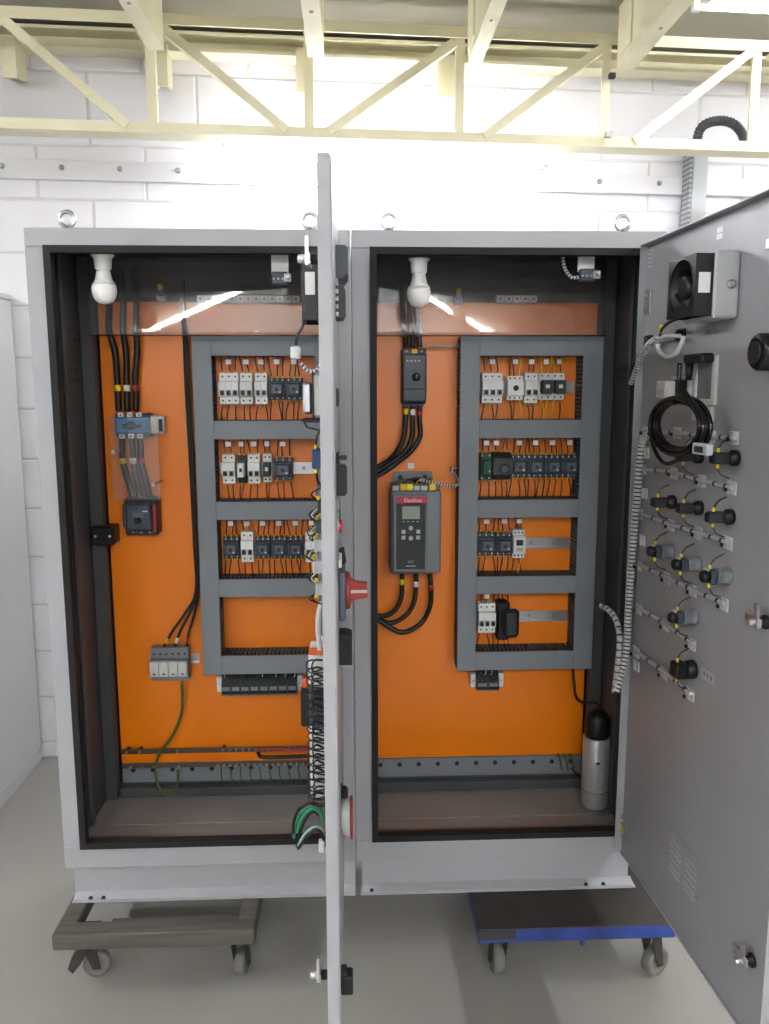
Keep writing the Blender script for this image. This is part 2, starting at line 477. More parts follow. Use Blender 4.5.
for q in resample(pth, 0.012)[1:-1]:
    i = min(range(len(pth)), key=lambda k: (pth[k]-q).length); d = (pth[min(i+1, len(pth)-1)]-pth[max(i-1, 0)]).normalized()
    mb.cyl(q-d*0.0025, q+d*0.0025, 0.0195, n=10)
tag(mb.build('corrugated_hose', 'hose'), 'black corrugated hose arching over the truss bottom chord', 'hose')

# the other grey enclosure at the left edge
t = thing('grey_enclosure', 'tall plain grey steel enclosure at the left edge, against the wall', 'enclosure', (-0.86, 0.75, 0), math.radians(0.0))
MB().box(-0.3, 0.3, -0.55, 0.55, 0.0, 0.05, 0.003).build('base_frame', 'panel_grey', t)
MB().box(-0.302, 0.302, -0.552, 0.552, 0.051, 1.95, 0.006).build('side_shell', 'panel_grey', t)
MB().box(-0.29, 0.29, -0.57, -0.553, 0.06, 1.93, 0.004).build('door', 'panel_grey', t)
MB().box(-0.305, 0.305, -0.555, 0.555, 1.951, 1.97, 0.003).build('roof', 'panel_grey', t)

# ================================================================== THE TWO CABINETS
W, H, DEP, YP = 0.8, 1.6973, 0.5, 0.4035
def cabinet(x0, label, which):
    c = thing('electrical_cabinet', label, 'cabinet', (x0, 0, Z0))
    g = 0.0006
    a, b = g, W-g
    fw = 0.05
    fz0, fz1 = 0.063, 1.652
    # front frame with a lip folded inwards
    MB().box(a, b, 0, 0.028, fz1, H, 0.0025).build('frame_rail', 'cab', c)
    MB().box(a, b, 0, 0.028, 0, fz0, 0.0025).build('frame_rail', 'cab', c)
    MB().box(a, fw, 0, 0.028, fz0, fz1, 0.0025).build('frame_stile', 'cab', c)
    MB().box(W-fw, b, 0, 0.028, fz0, fz1, 0.0025).build('frame_stile', 'cab', c)
    MB().ring(fw-0.003, W-fw+0.003, fz0-0.003, fz1+0.003, 0.017, -0.008, 0.02).build('gasket', 'gasket', c)
    MB().box(a, a+0.0025, 0.028, DEP, 0.002, H-0.002).build('side_panel', 'cab', c)
    MB().box(b-0.0025, b, 0.028, DEP, 0.002, H-0.002).build('side_panel', 'cab', c)
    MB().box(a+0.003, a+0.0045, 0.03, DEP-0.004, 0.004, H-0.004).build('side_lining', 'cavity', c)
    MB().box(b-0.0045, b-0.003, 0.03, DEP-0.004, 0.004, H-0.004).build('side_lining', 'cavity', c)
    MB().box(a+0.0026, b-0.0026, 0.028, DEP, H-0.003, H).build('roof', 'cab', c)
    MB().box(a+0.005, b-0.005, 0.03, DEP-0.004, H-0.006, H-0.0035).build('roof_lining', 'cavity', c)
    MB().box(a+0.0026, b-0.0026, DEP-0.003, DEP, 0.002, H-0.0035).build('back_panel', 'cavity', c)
    MB().box(a+0.005, b-0.005, 0.029, DEP-0.004, 0.0, 0.004).build('bottom_panel', 'plate_grey', c)
    MB().box(0.055, W-0.055, 0.21, 0.395, 0.004, 0.009, 0.001).build('gland_plate', 'plate_grey', c)
    MB().box(0.055, W-0.055, 0.035, 0.206, 0.004, 0.007, 0.001).build('gland_plate', 'plate_grey', c)
    # inner posts in the back corners and behind the front lip
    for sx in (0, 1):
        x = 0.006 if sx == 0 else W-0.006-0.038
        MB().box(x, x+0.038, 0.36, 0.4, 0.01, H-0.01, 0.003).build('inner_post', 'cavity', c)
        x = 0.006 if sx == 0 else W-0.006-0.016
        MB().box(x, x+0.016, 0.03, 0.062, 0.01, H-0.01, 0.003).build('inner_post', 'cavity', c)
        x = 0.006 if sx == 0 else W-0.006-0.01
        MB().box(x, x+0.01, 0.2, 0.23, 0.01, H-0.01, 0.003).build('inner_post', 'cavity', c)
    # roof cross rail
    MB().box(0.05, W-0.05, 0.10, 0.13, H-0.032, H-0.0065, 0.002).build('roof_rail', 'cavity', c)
    # mounting plate
    MB().box(0.05, W-0.05, YP, YP+0.003, 0.112, 1.563, 0.0008).build('mounting_plate', 'orange', c)
    # perforated rail under the plate
    rl = MB().prism([(YP+0.002, 0.045), (YP+0.002, 0.108), (YP+0.03, 0.108), (YP+0.03, 0.1055), (YP+0.0045, 0.1055), (YP+0.0045, 0.045)], 'x', 0.05, W-0.05).build('foot_rail', 'duct', c)
    for k in range(11):
        x = 0.085+0.063*k
        MB().cyl((x, YP+0.0018, 0.088), (x, YP-0.0006, 0.088), 0.0075, n=10).build('punched_hole', 'black', rl)
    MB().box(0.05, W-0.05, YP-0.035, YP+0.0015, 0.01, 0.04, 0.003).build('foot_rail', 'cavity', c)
    # vent slits on the visible side wall
    sw = b-0.0046 if which == 'r' else a+0.0046
    for k in range(7):
        z = 1.33+0.028*k
        for y in (0.255, 0.305):
            MB().prism([(y, z), (y+0.03, z+0.002), (y+0.03, z+0.008), (y, z+0.006)], 'x', sw-0.001, sw+0.001).build('vent_slit', 'dark' , c)
    # plinth
    pl = MB().box(0.018, W-g if which == 'l' else W-0.018, 0.022, 0.026, -0.082, -0.0005).build('plinth', 'cab', c)
    MB().box(0.014, W-g if which == 'l' else W-0.003, -0.002, 0.03, -0.103, -0.0975, 0.001).build('plinth_flange', 'cab', pl)
    MB().prism([(-0.002, -0.0973), (-0.002, -0.093), (0.022, -0.0823), (0.026, -0.0823), (0.026, -0.0973)], 'x', 0.018, W-g if which == 'l' else W-0.01).build('plinth_flange', 'cab', pl)
    for sx in (0.018, W-0.022):
        MB().box(sx, sx+0.004, 0.027, DEP-0.01, -0.103, -0.0005).build('plinth_side', 'cab', pl)
    MB().box(0.022, W-0.022, DEP-0.014, DEP-0.01, -0.103, -0.0005).build('plinth_back', 'cab', pl)
    for x in ((0.065, 0.1, 0.74) if which == 'l' else (0.045, 0.655, 0.705)):
        MB().cyl((x, 0.004, -0.0885), (x, -0.0018, -0.0915), 0.0055, n=8).build('bolt_hole', 'black', pl)
    # lifting eyes
    for x in ((0.088, 0.697) if which == 'l' else (0.098, 0.704)):
        e = MB(); e.lathe([(0.016, 0), (0.016, 0.006), (0.008, 0.009), (0.007, 0.014)], (x, 0.06, H), n=12)
        pts = [(x+0.0185*math.cos(q*math.pi/10), 0.06, H+0.031+0.0185*math.sin(q*math.pi/10)) for q in range(20)]
        e.tube(pts, 0.0052, 8, closed=True)
        e.build('lifting_eye', 'steel', c)
    return c
CL = cabinet(0, 'left grey electrical cabinet with its door standing edge-on to the viewer', 'l')
CR = cabinet(W, 'right grey electrical cabinet whose open door shows its inside', 'r')
# side bracket clamping the inner post, left cabinet
p = UY(91, 527, 0.33); q = UY(114, 545, 0.33)
br = MB().box(p.x, q.x, 0.325, YP-0.004, q.z-Z0, p.z-Z0, 0.003).build('post_bracket', 'black', CL)
for f in (0.2, 0.85):
    MB().cyl((p.x+(q.x-p.x)*f, 0.3255, (p.z+q.z)/2-Z0), (p.x+(q.x-p.x)*f, 0.322, (p.z+q.z)/2-Z0), 0.004, n=8).build('screw', 'white', br)

# ---- doors: x along the door from the hinge, +y outside, z up
DW, DZ0, DZ1 = 0.75, 0.018, 1.672
DANG = math.atan2(-1, 0.05)
def door(cab, hx, rot, DZ1):
    x0 = cab.location.x
    me = MB().box(0.011, DW, 0, 0.0025, DZ0, DZ1, 0.001)
    d = me.build('door', 'door_in', cab)
    d.location = (hx-x0, 0, 0); d.rotation_euler = (0, 0, rot)
    WM[d.name] = WM[cab.name] @ Matrix.Translation(d.location) @ Matrix.Rotation(rot, 4, 'Z')
    fd = 0.021
    MB().box(0.011, DW, -fd, -0.0003, DZ1-0.002, DZ1).build('door_flange', 'cab', d)
    MB().box(0.011, DW, -0.006, -0.0003, DZ0, DZ0+0.002).build('door_flange', 'cab', d)
    MB().box(0.011, 0.013, -fd, -0.0003, DZ0+0.002, DZ1-0.002).build('door_flange', 'cab', d)
    MB().box(DW-0.002, DW, -fd, -0.0003, DZ0+0.002, DZ1-0.002).build('door_flange', 'cab', d)
    for z in (0.1, 0.82, 1.52):
        h = MB().box(0.0135, 0.05, -0.006, -0.0005, z-0.03, z+0.03, 0.001).build('hinge', 'zinc', d)
        for dz in (-0.018, 0.018):
            MB().lathe([(0.0045, 0), (0.0045, 0.003), (0.002, 0.005)], (0.025, -0.006, z+dz), (0, -1, 0), 8).build('hinge_screw', 'steel', h)
    return d
RHX, LHX = 1.5475, 0.7665
DR = door(CR, RHX, DANG, 1.661)
DL = door(CL, LHX, -math.pi/2, 1.672)
MR = Matrix.Translation((RHX, 0, Z0)) @ Matrix.Rotation(DANG, 4, 'Z')
ML = Matrix.Translation((LHX, 0, Z0)) @ Matrix.Rotation(-math.pi/2, 4, 'Z')
def UD(px, py, p=0.0):
    """pixel -> (s, z) on the right door at protrusion p from its inner face"""
    nrm = (MR.to_3x3() @ Vector((0, 1, 0)))
    w_ = UP(px, py, MR @ Vector((0, -p, 0)), nrm)
    l = MR.inverted() @ w_
    return l.x, l.z
def UL(px, py, s):
    """pixel -> (y, z) on the left door's section at distance s from its hinge; y<0 inside"""
    w_ = UY(px, py, -s)
    return w_.x-LHX, w_.z-Z0
def on_right(name, label, cat, s, p, z, group=None):
    return thing(name, label, cat, MR @ Vector((s, -p, z)), DANG, group)
def on_left(name, label, cat, s, y, z, group=None):
    return thing(name, label, cat, ML @ Vector((s, y, z)), -math.pi/2, group)

# ================================================================== DOLLIES
def caster(t, x, y, zt, r=0.036, wd=0.026, swivel=0.0, m='rubber'):
    """swivel caster under the deck, wheel resting on the floor"""
    c = MB().box(x-0.032, x+0.032, y-0.032, y+0.032, zt-0.006, zt-0.0005, 0.001).build('caster_plate', 'castiron', t)
    ox, oy = 0.022*math.cos(swivel), 0.022*math.sin(swivel)
    cx, cy = x+ox, y+oy
    ax = Vector((-math.sin(swivel), math.cos(swivel), 0)); fo = Vector((math.cos(swivel), math.sin(swivel), 0))
    fk = MB()
    fk.cyl((x, y, zt-0.006), (x, y, zt-0.02), 0.02, n=12)
    for sg in (-1, 1):
        o_ = Vector((0, 0, 0))+ax*(sg*(wd/2+0.003))
        pl_ = [Vector((x, y, zt-0.02))-fo*0.018, Vector((x, y, zt-0.02))+fo*0.02, Vector((cx, cy, r))+fo*0.012-Vector((0, 0, 0.01)), Vector((cx, cy, r))-fo*0.01-Vector((0, 0, 0.008))]
        vs = [q+o_ for q in pl_]+[q+o_+ax*0.003*sg for q in pl_]
        fk.add(vs, [(0, 1, 2, 3), (4, 7, 6, 5), (0, 4, 5, 1), (1, 5, 6, 2), (2, 6, 7, 3), (3, 7, 4, 0)])
    fk.build('caster_fork', 'castiron', c)
    wh = MB(); wh.lathe([(r*0.35, -wd/2), (r*0.62, -wd/2*0.8), (r*0.66, -wd/2), (r*0.93, -wd/2), (r, -wd/2*0.6), (r, wd/2*0.6), (r*0.93, wd/2), (r*0.66, wd/2), (r*0.62, wd/2*0.8), (r*0.35, wd/2)], (cx, cy, r), ax, 24)
    wh.build('wheel', m, c)
    MB().cyl(Vector((cx, cy, r))-ax*(wd/2+0.009), Vector((cx, cy, r))+ax*(wd/2+0.009), 0.007, n=8).build('axle', 'castiron', c)
DT = Z0-0.1035
t = thing('wooden_dolly', 'worn open-framed wooden dolly under the left cabinet', 'dolly', (0.27, 0.1, 0))
x0, x1, yf, yb = -0.265, 0.262, -0.235, 0.33
th = 0.045
MB().box(x0, x1, yf, yf+0.055, DT-th, DT, 0.004).build('frame_beam', 'wood', t)
MB().box(x0, x1, yb-0.07, yb, DT-th, DT, 0.004).build('frame_beam', 'wood', t)
MB().box(x0, x0+0.05, yf+0.0555, yb-0.0705, DT-th, DT, 0.004).build('frame_beam', 'wood', t)
MB().box(x1-0.05, x1, yf+0.0555, yb-0.0705, DT-th, DT, 0.004).build('frame_beam', 'wood', t)
MB().box(x0+0.0505, x1-0.0505, 0.1, 0.18, DT-th, DT-0.002, 0.004).build('frame_beam', 'wood', t)
MB().box(x0+0.13, x1-0.0505, yf+0.056, yf+0.1, DT-th, DT-0.022, 0.004).build('plank', 'wood', t)
for x, y, sw in ((x0+0.06, yf+0.09, math.radians(12)), (x1-0.05, yf+0.06, math.radians(80)), (x0+0.06, yb-0.06, 0.5), (x1-0.06, yb-0.06, 1.2)):
    caster(t, x, y, DT-th, 0.036, 0.028, sw)
# a pedal brake on the front-left caster
MB().prism([(x0+0.018, 0.05), (x0+0.03, 0.036), (x0+0.05, 0.06), (x0+0.075, 0.10), (x0+0.06, 0.12), (x0+0.03, 0.085)], 'y', yf+0.05, yf+0.074).build('brake_pedal', 'castiron', t)
t = thing('blue_dolly', 'blue steel dolly with a scuffed dark board under the right cabinet', 'dolly', (1.38, 0.1, 0))
x0, x1, yf, yb = -0.258, 0.272, -0.26, 0.33
DH = 0.038
MB().box(x0, x1, yf, yf+0.03, DT-DH-0.004, DT-0.004, 0.003).build('frame_beam', 'bluepaint', t)
MB().box(x0, x1, yb-0.03, yb, DT-DH-0.004, DT-0.004, 0.003).build('frame_beam', 'bluepaint', t)
MB().box(x0, x0+0.03, yf+0.0305, yb-0.0305, DT-DH-0.004, DT-0.004, 0.003).build('frame_beam', 'bluepaint', t)
MB().box(x1-0.03, x1, yf+0.0305, yb-0.0305, DT-DH-0.004, DT-0.004, 0.003).build('frame_beam', 'bluepaint', t)
MB().box(x0-0.002, x1-0.022, yf-0.001, yb-0.006, DT-0.0035, DT, 0.0012).build('deck_board', 'board', t)
MB().box(x0-0.0015, x0+0.10, yf-0.0022, yf-0.0004, DT-0.03, DT-0.0045, 0.0005).build('worn_patch', 'board', t)
MB().box(0.02, 0.03, yf+0.012, yf+0.022, DT-DH-0.03, DT-DH-0.0045, 0.002).build('hook', 'bluepaint', t)
for x, y, sw in ((x0+0.068, yf+0.06, math.radians(95)), (x1-0.05, yf+0.045, math.radians(30)), (x0+0.06, yb-0.06, 0.5), (x1-0.06, yb-0.06, 1.2)):
    caster(t, x, y, DT-DH-0.004, 0.041, 0.03, sw)

# ================================================================== WIRING DUCTS
YD = 0.3235
def duct(x0, x1, z0, z1, vertical, label, group):
    z0 += Z0; z1 += Z0
    t = thing('wiring_duct', label, 'cable duct', ((x0+x1)/2, YP, z0), 0, group)
    mb = MB().box(x0, x1, YP-0.003, YP-0.0004, z0, z1); mb.build('base', 'tooth', t, world=True)
    MB().box(x0-0.001, x1+0.001, YD, YD+0.004, z0-0.001 if vertical else z0, z1+0.001 if vertical else z1, 0.0015).build('cover', 'duct', t, world=True)
    tm = MB()
    if vertical:
        n = int((z1-z0)/0.0125)
        for k in range(n):
            zz = z0+0.003+k*0.0125
            for x in (x0, x1-0.002): tm.box(x, x+0.002, YD+0.0042, YP-0.0032, zz, zz+0.0075)
        for zz in (z0, z1-0.002): tm.box(x0+0.0025, x1-0.0025, YD+0.0042, YP-0.0032, zz, zz+0.002)
    else:
        n = int((x1-x0)/0.0125)
        for k in range(n):
            xx = x0+0.003+k*0.0125
            for z in (z0, z1-0.002): tm.box(xx, xx+0.0075, YD+0.0042, YP-0.0032, z, z+0.002)
    tag(tm.build('duct_tooth', 'tooth', t, world=True), None, kind='stuff')
    # dark bundle of wires lying inside
    ib = MB()
    for k in range(5):
        f = (k+0.5)/5
        if vertical:
            x = x0+0.008+(x1-x0-0.016)*f
            ib.tube([(x, YP-0.02-0.01*(k % 2), z0+0.01), (x+0.004, YP-0.03, (z0+z1)/2), (x, YP-0.02, z1-0.01)], 0.004, 5, 4)
        else:
            z = z0+0.008+(z1-z0-0.016)*f
            ib.tube([(x0+0.01, YP-0.02-0.01*(k % 2), z), ((x0+x1)/2, YP-0.03, z+0.003), (x1-0.01, YP-0.02, z)], 0.004, 5, 4)
    tag(ib.build('wire_bundle', 'black', t, world=True), None, kind='stuff')
ROWS = [(1.214, 1.402), (0.973, 1.159), (0.735, 0.917), (0.494, 0.679)]
BARS = [(1.402, 1.460), (1.159, 1.214), (0.917, 0.973), (0.679, 0.735), (0.434, 0.494)]
BN = ['top', 'second', 'third', 'fourth', 'bottom']
VX = {'left': ((0.337, 0.392), (0.694, 0.748)), 'right': ((1.1225, 1.179), (1.489, 1.5475))}
for side in ('left', 'right'):
    (a0, a1), (b0, b1) = VX[side]
    duct(a0, a1, 0.434, 1.460, True, 'tall grey slotted wiring duct on the left side of the %s cabinet\'s duct frame' % side, 'wiring ducts')
    duct(b0, b1, 0.434, 1.460, True, 'tall grey slotted wiring duct on the right side of the %s cabinet\'s duct frame' % side, 'wiring ducts')
    for (z0, z1), nm in zip(BARS, BN):
        duct(a1+0.0012, b0-0.0012, z0, z1, False, '%s horizontal grey wiring duct in the %s cabinet' % (nm, side), 'wiring ducts')

# ================================================================== DIN RAILS
def din_rail(x0, x1, zc, label, y=YP):
    t = thing('mounting_rail', label, 'rail', ((x0+x1)/2, y-0.0004, zc), 0, 'mounting rails')
    hl = (x1-x0)/2
    MB().prism([(0, -0.0125), (0, 0.0125), (-0.0055, 0.0125), (-0.0055, 0.0175), (-0.007, 0.0175), (-0.007, 0.011), (-0.0015, 0.011), (-0.0015, -0.011), (-0.007, -0.011), (-0.007, -0.0175), (-0.0055, -0.0175), (-0.0055, -0.0125)], 'x', -hl, hl).build('profile', 'steel', t)
    k = 0
    while -hl+0.03+0.075*k < hl-0.01:
        MB().lathe([(0.005, 0), (0.005, 0.0015), (0.0025, 0.003)], (-hl+0.03+0.075*k, -0.0015, 0), (0, -1, 0), 8).build('rail_screw', 'zinc', t)
        k += 1
RAILZ = {}
for side, ys in (('left', ((300, 389), (305, 468), (300, 549))), ('right', ((570, 387), (540, 466), (550, 543), (545, 616)))):
    for i, (px, py) in enumerate(ys):
        z = UY(px, py, YP-0.007).z
        RAILZ[side, i] = z
        (a0, a1), (b0, b1) = VX[side]
        din_rail(a1+0.004, b0-0.004, z, 'steel mounting rail in row %s of the %s cabinet' % (('one', 'two', 'three', 'four')[i], side))

# ================================================================== DEVICES ON THE RAILS
YB = -0.0078                                # back of a device, in front of the rail
def wire(root, pts, m='black', r=0.0017):
    return MB().tube(pts, r, 4, 3).build('wire', m, root)
SCREW = {}
def screw(root, x, y, z, m='dark', r=0.0028):
    key = (m, r)
    if key not in SCREW:
        o = MB().lathe([(r, 0), (r, 0.0012), (r*0.5, 0.0016)], (0, 0, 0), (0, -1, 0), 8).build('terminal_screw', m, root)
        SCREW[key] = o; o.location = (x, y, z)
        return o
    return inst(SCREW[key], root, (x, y, z))
def leads(root, xs, zt, zb, top, bot, yt=-0.036, mt=('black',), ferr=None, mb_=None, fall=0.0):
    """wires from the terminals into the ducts above and below"""
    rz = root.location.z
    for i, x in enumerate(xs):
        m = mt[i % len(mt)]
        if top is not None and top+Z0-rz-zt > 0.006:
            e = top+Z0-rz+0.004; j = random.uniform(-0.007, 0.007)
            wire(root, [(x, yt, zt-0.004), (x+j, yt-0.006, (zt+e)/2), (x+j*2, yt+0.004, e)], m)
            if ferr: MB().cyl((x, yt, zt-0.002), (x, yt-0.002, zt+0.007), 0.0024, n=6).build('ferrule', ferr, root)
        if bot is not None and zb-(bot+Z0-rz) > 0.006:
            m2 = (mb_ or mt)[i % len(mb_ or mt)]
            e = bot+Z0-rz-0.004; j = random.uniform(-0.009, 0.009)
            wire(root, [(x, yt, zb+0.004), (x+j, yt-0.008, (zb+e)/2), (x+j*1.5+fall, yt+0.004, e)], m2)
            if ferr: MB().cyl((x, yt, zb+0.002), (x, yt-0.002, zb-0.007), 0.0024, n=6).build('ferrule', ferr, root)
def idtag(root, x, zrow, w=0.016, y=-0.068):
    """white marker plate stuck to the duct edge above the device"""
    z = zrow+Z0-root.location.z
    MB().box(x-w/2, x+w/2, -0.0475, -0.0435, z-0.023, z-0.009, 0.0008).build('marker_plate', 'white', root)
def place(name, label, cat, box, side, row, group, yf=0.34):
    x0, y0, x1, y1 = box
    a = UY(x0, y0, yf); b = UY(x1, y1, yf)
    t = thing(name, label, cat, ((a.x+b.x)/2, YP, (a.z+b.z)/2), 0, group)
    return t, (b.x-a.x)-0.0008, a.z-b.z
def breaker(box, n, side, row, label, body='white', wires=True):
    t, w_, h = place('circuit_breaker', label, 'circuit breaker', box, side, row, 'white circuit breakers')
    p = w_/n
    for i in range(n):
        xa, xb = -w_/2+p*i+0.0003, -w_/2+p*(i+1)-0.0003; xc = (xa+xb)/2
        MB().prism([(YB, -h/2), (-0.048, -h/2), (-0.048, -h*0.27), (-0.062, -h*0.24), (-0.062, h*0.22), (-0.048, h*0.25), (-0.048, h/2), (YB, h/2)], 'x', xa, xb).build('pole_module', body, t)
        MB().box(xc-p*0.22, xc+p*0.22, -0.0735, -0.0622, -h*0.21, -h*0.08, 0.002).build('toggle', 'dark', t)
        MB().box(xc-p*0.36, xc+p*0.36, -0.0626, -0.0621, -h*0.225, -h*0.05).build('toggle_slot', 'midgrey', t)
        screw(t, xc, -0.048, h*0.39); screw(t, xc, -0.048, -h*0.39)
    if wires:
        leads(t, [-w_/2+p*(i+0.5) for i in range(n)], h/2, -h/2, ROWS[row][1], ROWS[row][0], mt=('black',), ferr='yellow')
        idtag(t, 0.0, ROWS[row][1])
    return t
def contactor(box, side, row, label, name='contactor', face='slate2', body='slate', screws='offwhite', n=3, dial=False, ferr='yellow', wires=True, wm=('black',)):
    t, w_, h = place(name, label, name.replace('_', ' '), box, side, row, 'dark contactors and relays', 0.335)
    MB().prism([(YB, -h/2), (-0.04, -h/2), (-0.04, -h*0.34), (-0.056, -h*0.32), (-0.056, h*0.32), (-0.04, h*0.34), (-0.04, h/2), (YB, h/2)], 'x', -w_/2, w_/2).build('body', body, t)
    MB().box(-w_*0.42, w_*0.42, -0.07, -0.0562, -h*0.27, h*0.27, 0.003).build('front_block', body, t)
    MB().box(-w_*0.25, w_*0.3, -0.0716, -0.0702, -h*0.2, h*0.2, 0.0006).build('face_plate', face, t)
    MB().box(-w_*0.1, w_*0.1, -0.0745, -0.0718, -h*0.09, h*0.06, 0.0008).build('plunger', 'dark', t)
    MB().box(w_*0.16, w_*0.27, -0.0722, -0.0718, -h*0.17, -h*0.1).build('printed_mark', 'offwhite', t)
    for i in range(n):
        x = -w_*0.36+w_*0.72*i/(n-1)
        screw(t, x, -0.04, h*0.42, screws); screw(t, x, -0.04, -h*0.42, screws)
    for i in range(n+1):
        x = -w_/2+w_*i/n
        xa = max(-w_/2, x-0.001); xb = min(w_/2, x+0.001)
        for sg in (1, -1):
            z0, z1 = sorted((sg*h*0.35, sg*h*0.5)); MB().box(xa, xb, -0.048, -0.0402, z0, z1).build('terminal_rib', body, t)
    if wires:
        leads(t, [-w_*0.36+w_*0.72*i/(n-1) for i in range(n)], h/2, -h/2, ROWS[row][1], ROWS[row][0], mt=wm, ferr=ferr)
        idtag(t, 0.0, ROWS[row][1])
    return t
def relay(box, side, row, label, top='white', body='dark', wires=('black', 'brownwire'), knob=False, n=2):
    t, w_, h = place('plug_in_relay', label, 'relay', box, side, row, 'slim relays')
    MB().prism([(YB, -h/2), (-0.035, -h/2), (-0.042, -h*0.3), (-0.042, h*0.3), (-0.035, h/2), (YB, h/2)], 'x', -w_/2, w_/2).build('socket', top, t)
    MB().box(-w_*0.42, w_*0.42, -0.074, -0.0422, -h*0.26, h*0.24, 0.002).build('relay_block', body, t)
    MB().box(-w_*0.16, w_*0.16, -0.0746, -0.0741, -h*0.06, h*0.07).build('flag', 'offwhite' if body == 'dark' else 'dark', t)
    for i in range(n):
        x = -w_*0.25+w_*0.5*i/(n-1)
        screw(t, x, -0.0385, h*0.4); screw(t, x, -0.0385, -h*0.4)
    leads(t, [-w_*0.25+w_*0.5*i/(n-1) for i in range(n)], h/2, -h/2, ROWS[row][1], ROWS[row][0], yt=-0.03, mt=wires, ferr='yellow')
    idtag(t, 0.0, ROWS[row][1], 0.014)
    return t
def timer(box, side, row, label, face='dark', dial=True):
    t, w_, h = place('timer_relay', label, 'timer', box, side, row, 'white timer modules')
    MB().prism([(YB, -h/2), (-0.045, -h/2), (-0.045, -h*0.32), (-0.064, -h*0.3), (-0.064, h*0.3), (-0.045, h*0.32), (-0.045, h/2), (YB, h/2)], 'x', -w_/2, w_/2).build('housing', 'white', t)
    if dial:
        MB().lathe([(w_*0.17, 0), (w_*0.17, 0.003), (w_*0.1, 0.005)], (0, -0.064, 0), (0, -1, 0), 14).build('dial', face, t)
    else:
        MB().box(-w_*0.3, w_*0.28, -0.0655, -0.0642, -h*0.02, h*0.18, 0.0008).build('display', face, t)
        MB().box(-w_*0.3, w_*0.28, -0.0650, -0.0642, -h*0.22, -h*0.1, 0.0006).build('label_strip', 'lightgrey', t)
    for i in range(3):
        screw(t, -w_*0.3+w_*0.3*i, -0.045, h*0.41); screw(t, -w_*0.3+w_*0.3*i, -0.045, -h*0.41)
    leads(t, [-w_*0.3, 0, w_*0.3], h/2, -h/2, ROWS[row][1], ROWS[row][0], mt=('black', 'brownwire', 'yellow'))
    idtag(t, 0.0, ROWS[row][1])
    return t
L_, R_ = 'left', 'right'
# left cabinet, row one
breaker((218, 373, 238.5, 404), 3, L_, 0, 'three-pole white circuit breaker at the left end of the left cabinet\'s top row')
breaker((239, 373, 252.5, 404), 2, L_, 0, 'two-pole white circuit breaker, second from left in the left cabinet\'s top row')
breaker((254, 373, 267.5, 404), 2, L_, 0, 'two-pole white circuit breaker beside the dark contactors in the left cabinet\'s top row')
contactor((268.5, 378, 284.5, 400), L_, 0, 'dark contactor right of the white breakers in the left cabinet\'s top row')
contactor((285.5, 378, 302, 400), L_, 0, 'dark contactor nearest the door fan in the left cabinet\'s top row')
# row two
breaker((221, 455, 235, 484), 2, L_, 1, 'two-pole white circuit breaker at the left end of the left cabinet\'s second row')
relay((236.5, 456, 245.5, 484), L_, 1, 'slim black relay with a white front between two breakers, left cabinet', top='dark', body='white')
breaker((247, 455, 260, 484), 2, L_, 1, 'two-pole white circuit breaker between two slim relays, left cabinet')
relay((262, 455, 271.5, 483), L_, 1, 'slim black relay on a white socket beside the second row\'s contactor, left cabinet', top='white', body='dark')
contactor((273, 459, 292, 481), L_, 1, 'lone dark contactor beside the bare rail in the left cabinet\'s second row')
# row three
contactor((222, 539, 238.5, 560), L_, 2, 'dark contactor at the left end of the left cabinet\'s third row')
breaker((240, 533, 253.5, 563), 2, L_, 2, 'two-pole white circuit breaker between contactors in the left cabinet\'s third row')
contactor((254.5, 539, 270, 560), L_, 2, 'first dark contactor right of the breaker in the left cabinet\'s third row')
contactor((271, 539, 286.5, 560), L_, 2, 'second dark contactor right of the breaker in the left cabinet\'s third row')
contactor((287.5, 539, 303, 560), L_, 2, 'third dark contactor right of the breaker in the left cabinet\'s third row')
breaker((305, 533, 318, 563), 2, L_, 2, 'two-pole white circuit breaker half hidden behind the left door\'s wiring')
# right cabinet, row one
breaker((483, 373, 503, 403), 3, R_, 0, 'three-pole white circuit breaker at the left end of the right cabinet\'s top row')
timer((508, 376, 524, 400), R_, 0, 'square white timer with a black centre dial in the right cabinet')
breaker((526, 373, 538.5, 403), 2, R_, 0, 'two-pole white circuit breaker right of the dial timer in the right cabinet')
relay((541, 373, 553, 400), R_, 0, 'black relay on a white socket with yellow wires, right cabinet, left one of the pair', wires=('yellow', 'yellow'))
relay((554, 373, 566, 400), R_, 0, 'black relay on a white socket with yellow wires, right cabinet, right one of the pair', wires=('yellow', 'black'))
# right cabinet, row two
contactor((482, 454, 492.5, 481), R_, 1, 'narrow green terminal relay at the left end of the right cabinet\'s second row', name='terminal_relay', face='pcb', body='pcb', n=2)
def knob_relay(box):
    t, w_, h = place('overload_relay', 'black overload relay with a round dial in the right cabinet\'s second row', 'relay', box, R_, 1, 'dark contactors and relays')
    MB().prism([(YB, -h/2), (-0.05, -h/2), (-0.06, -h*0.3), (-0.06, h*0.3), (-0.045, h/2), (YB, h/2)], 'x', -w_/2, w_/2).build('body', 'dark', t)
    MB().lathe([(w_*0.26, 0), (w_*0.26, 0.004), (w_*0.2, 0.006)], (w_*0.12, -0.06, -h*0.1), (0, -1, 0), 16).build('dial', 'slate', t)
    for i in range(3): screw(t, -w_*0.3+w_*0.3*i, -0.048, h*0.38, 'yellow')
    leads(t, [-w_*0.3, 0, w_*0.3], h/2, -h/2, ROWS[1][1], ROWS[1][0], mt=('black', 'brownwire'), ferr='yellow')
    idtag(t, -w_*0.3, ROWS[1][1])
knob_relay((493.5, 453, 511.5, 480))
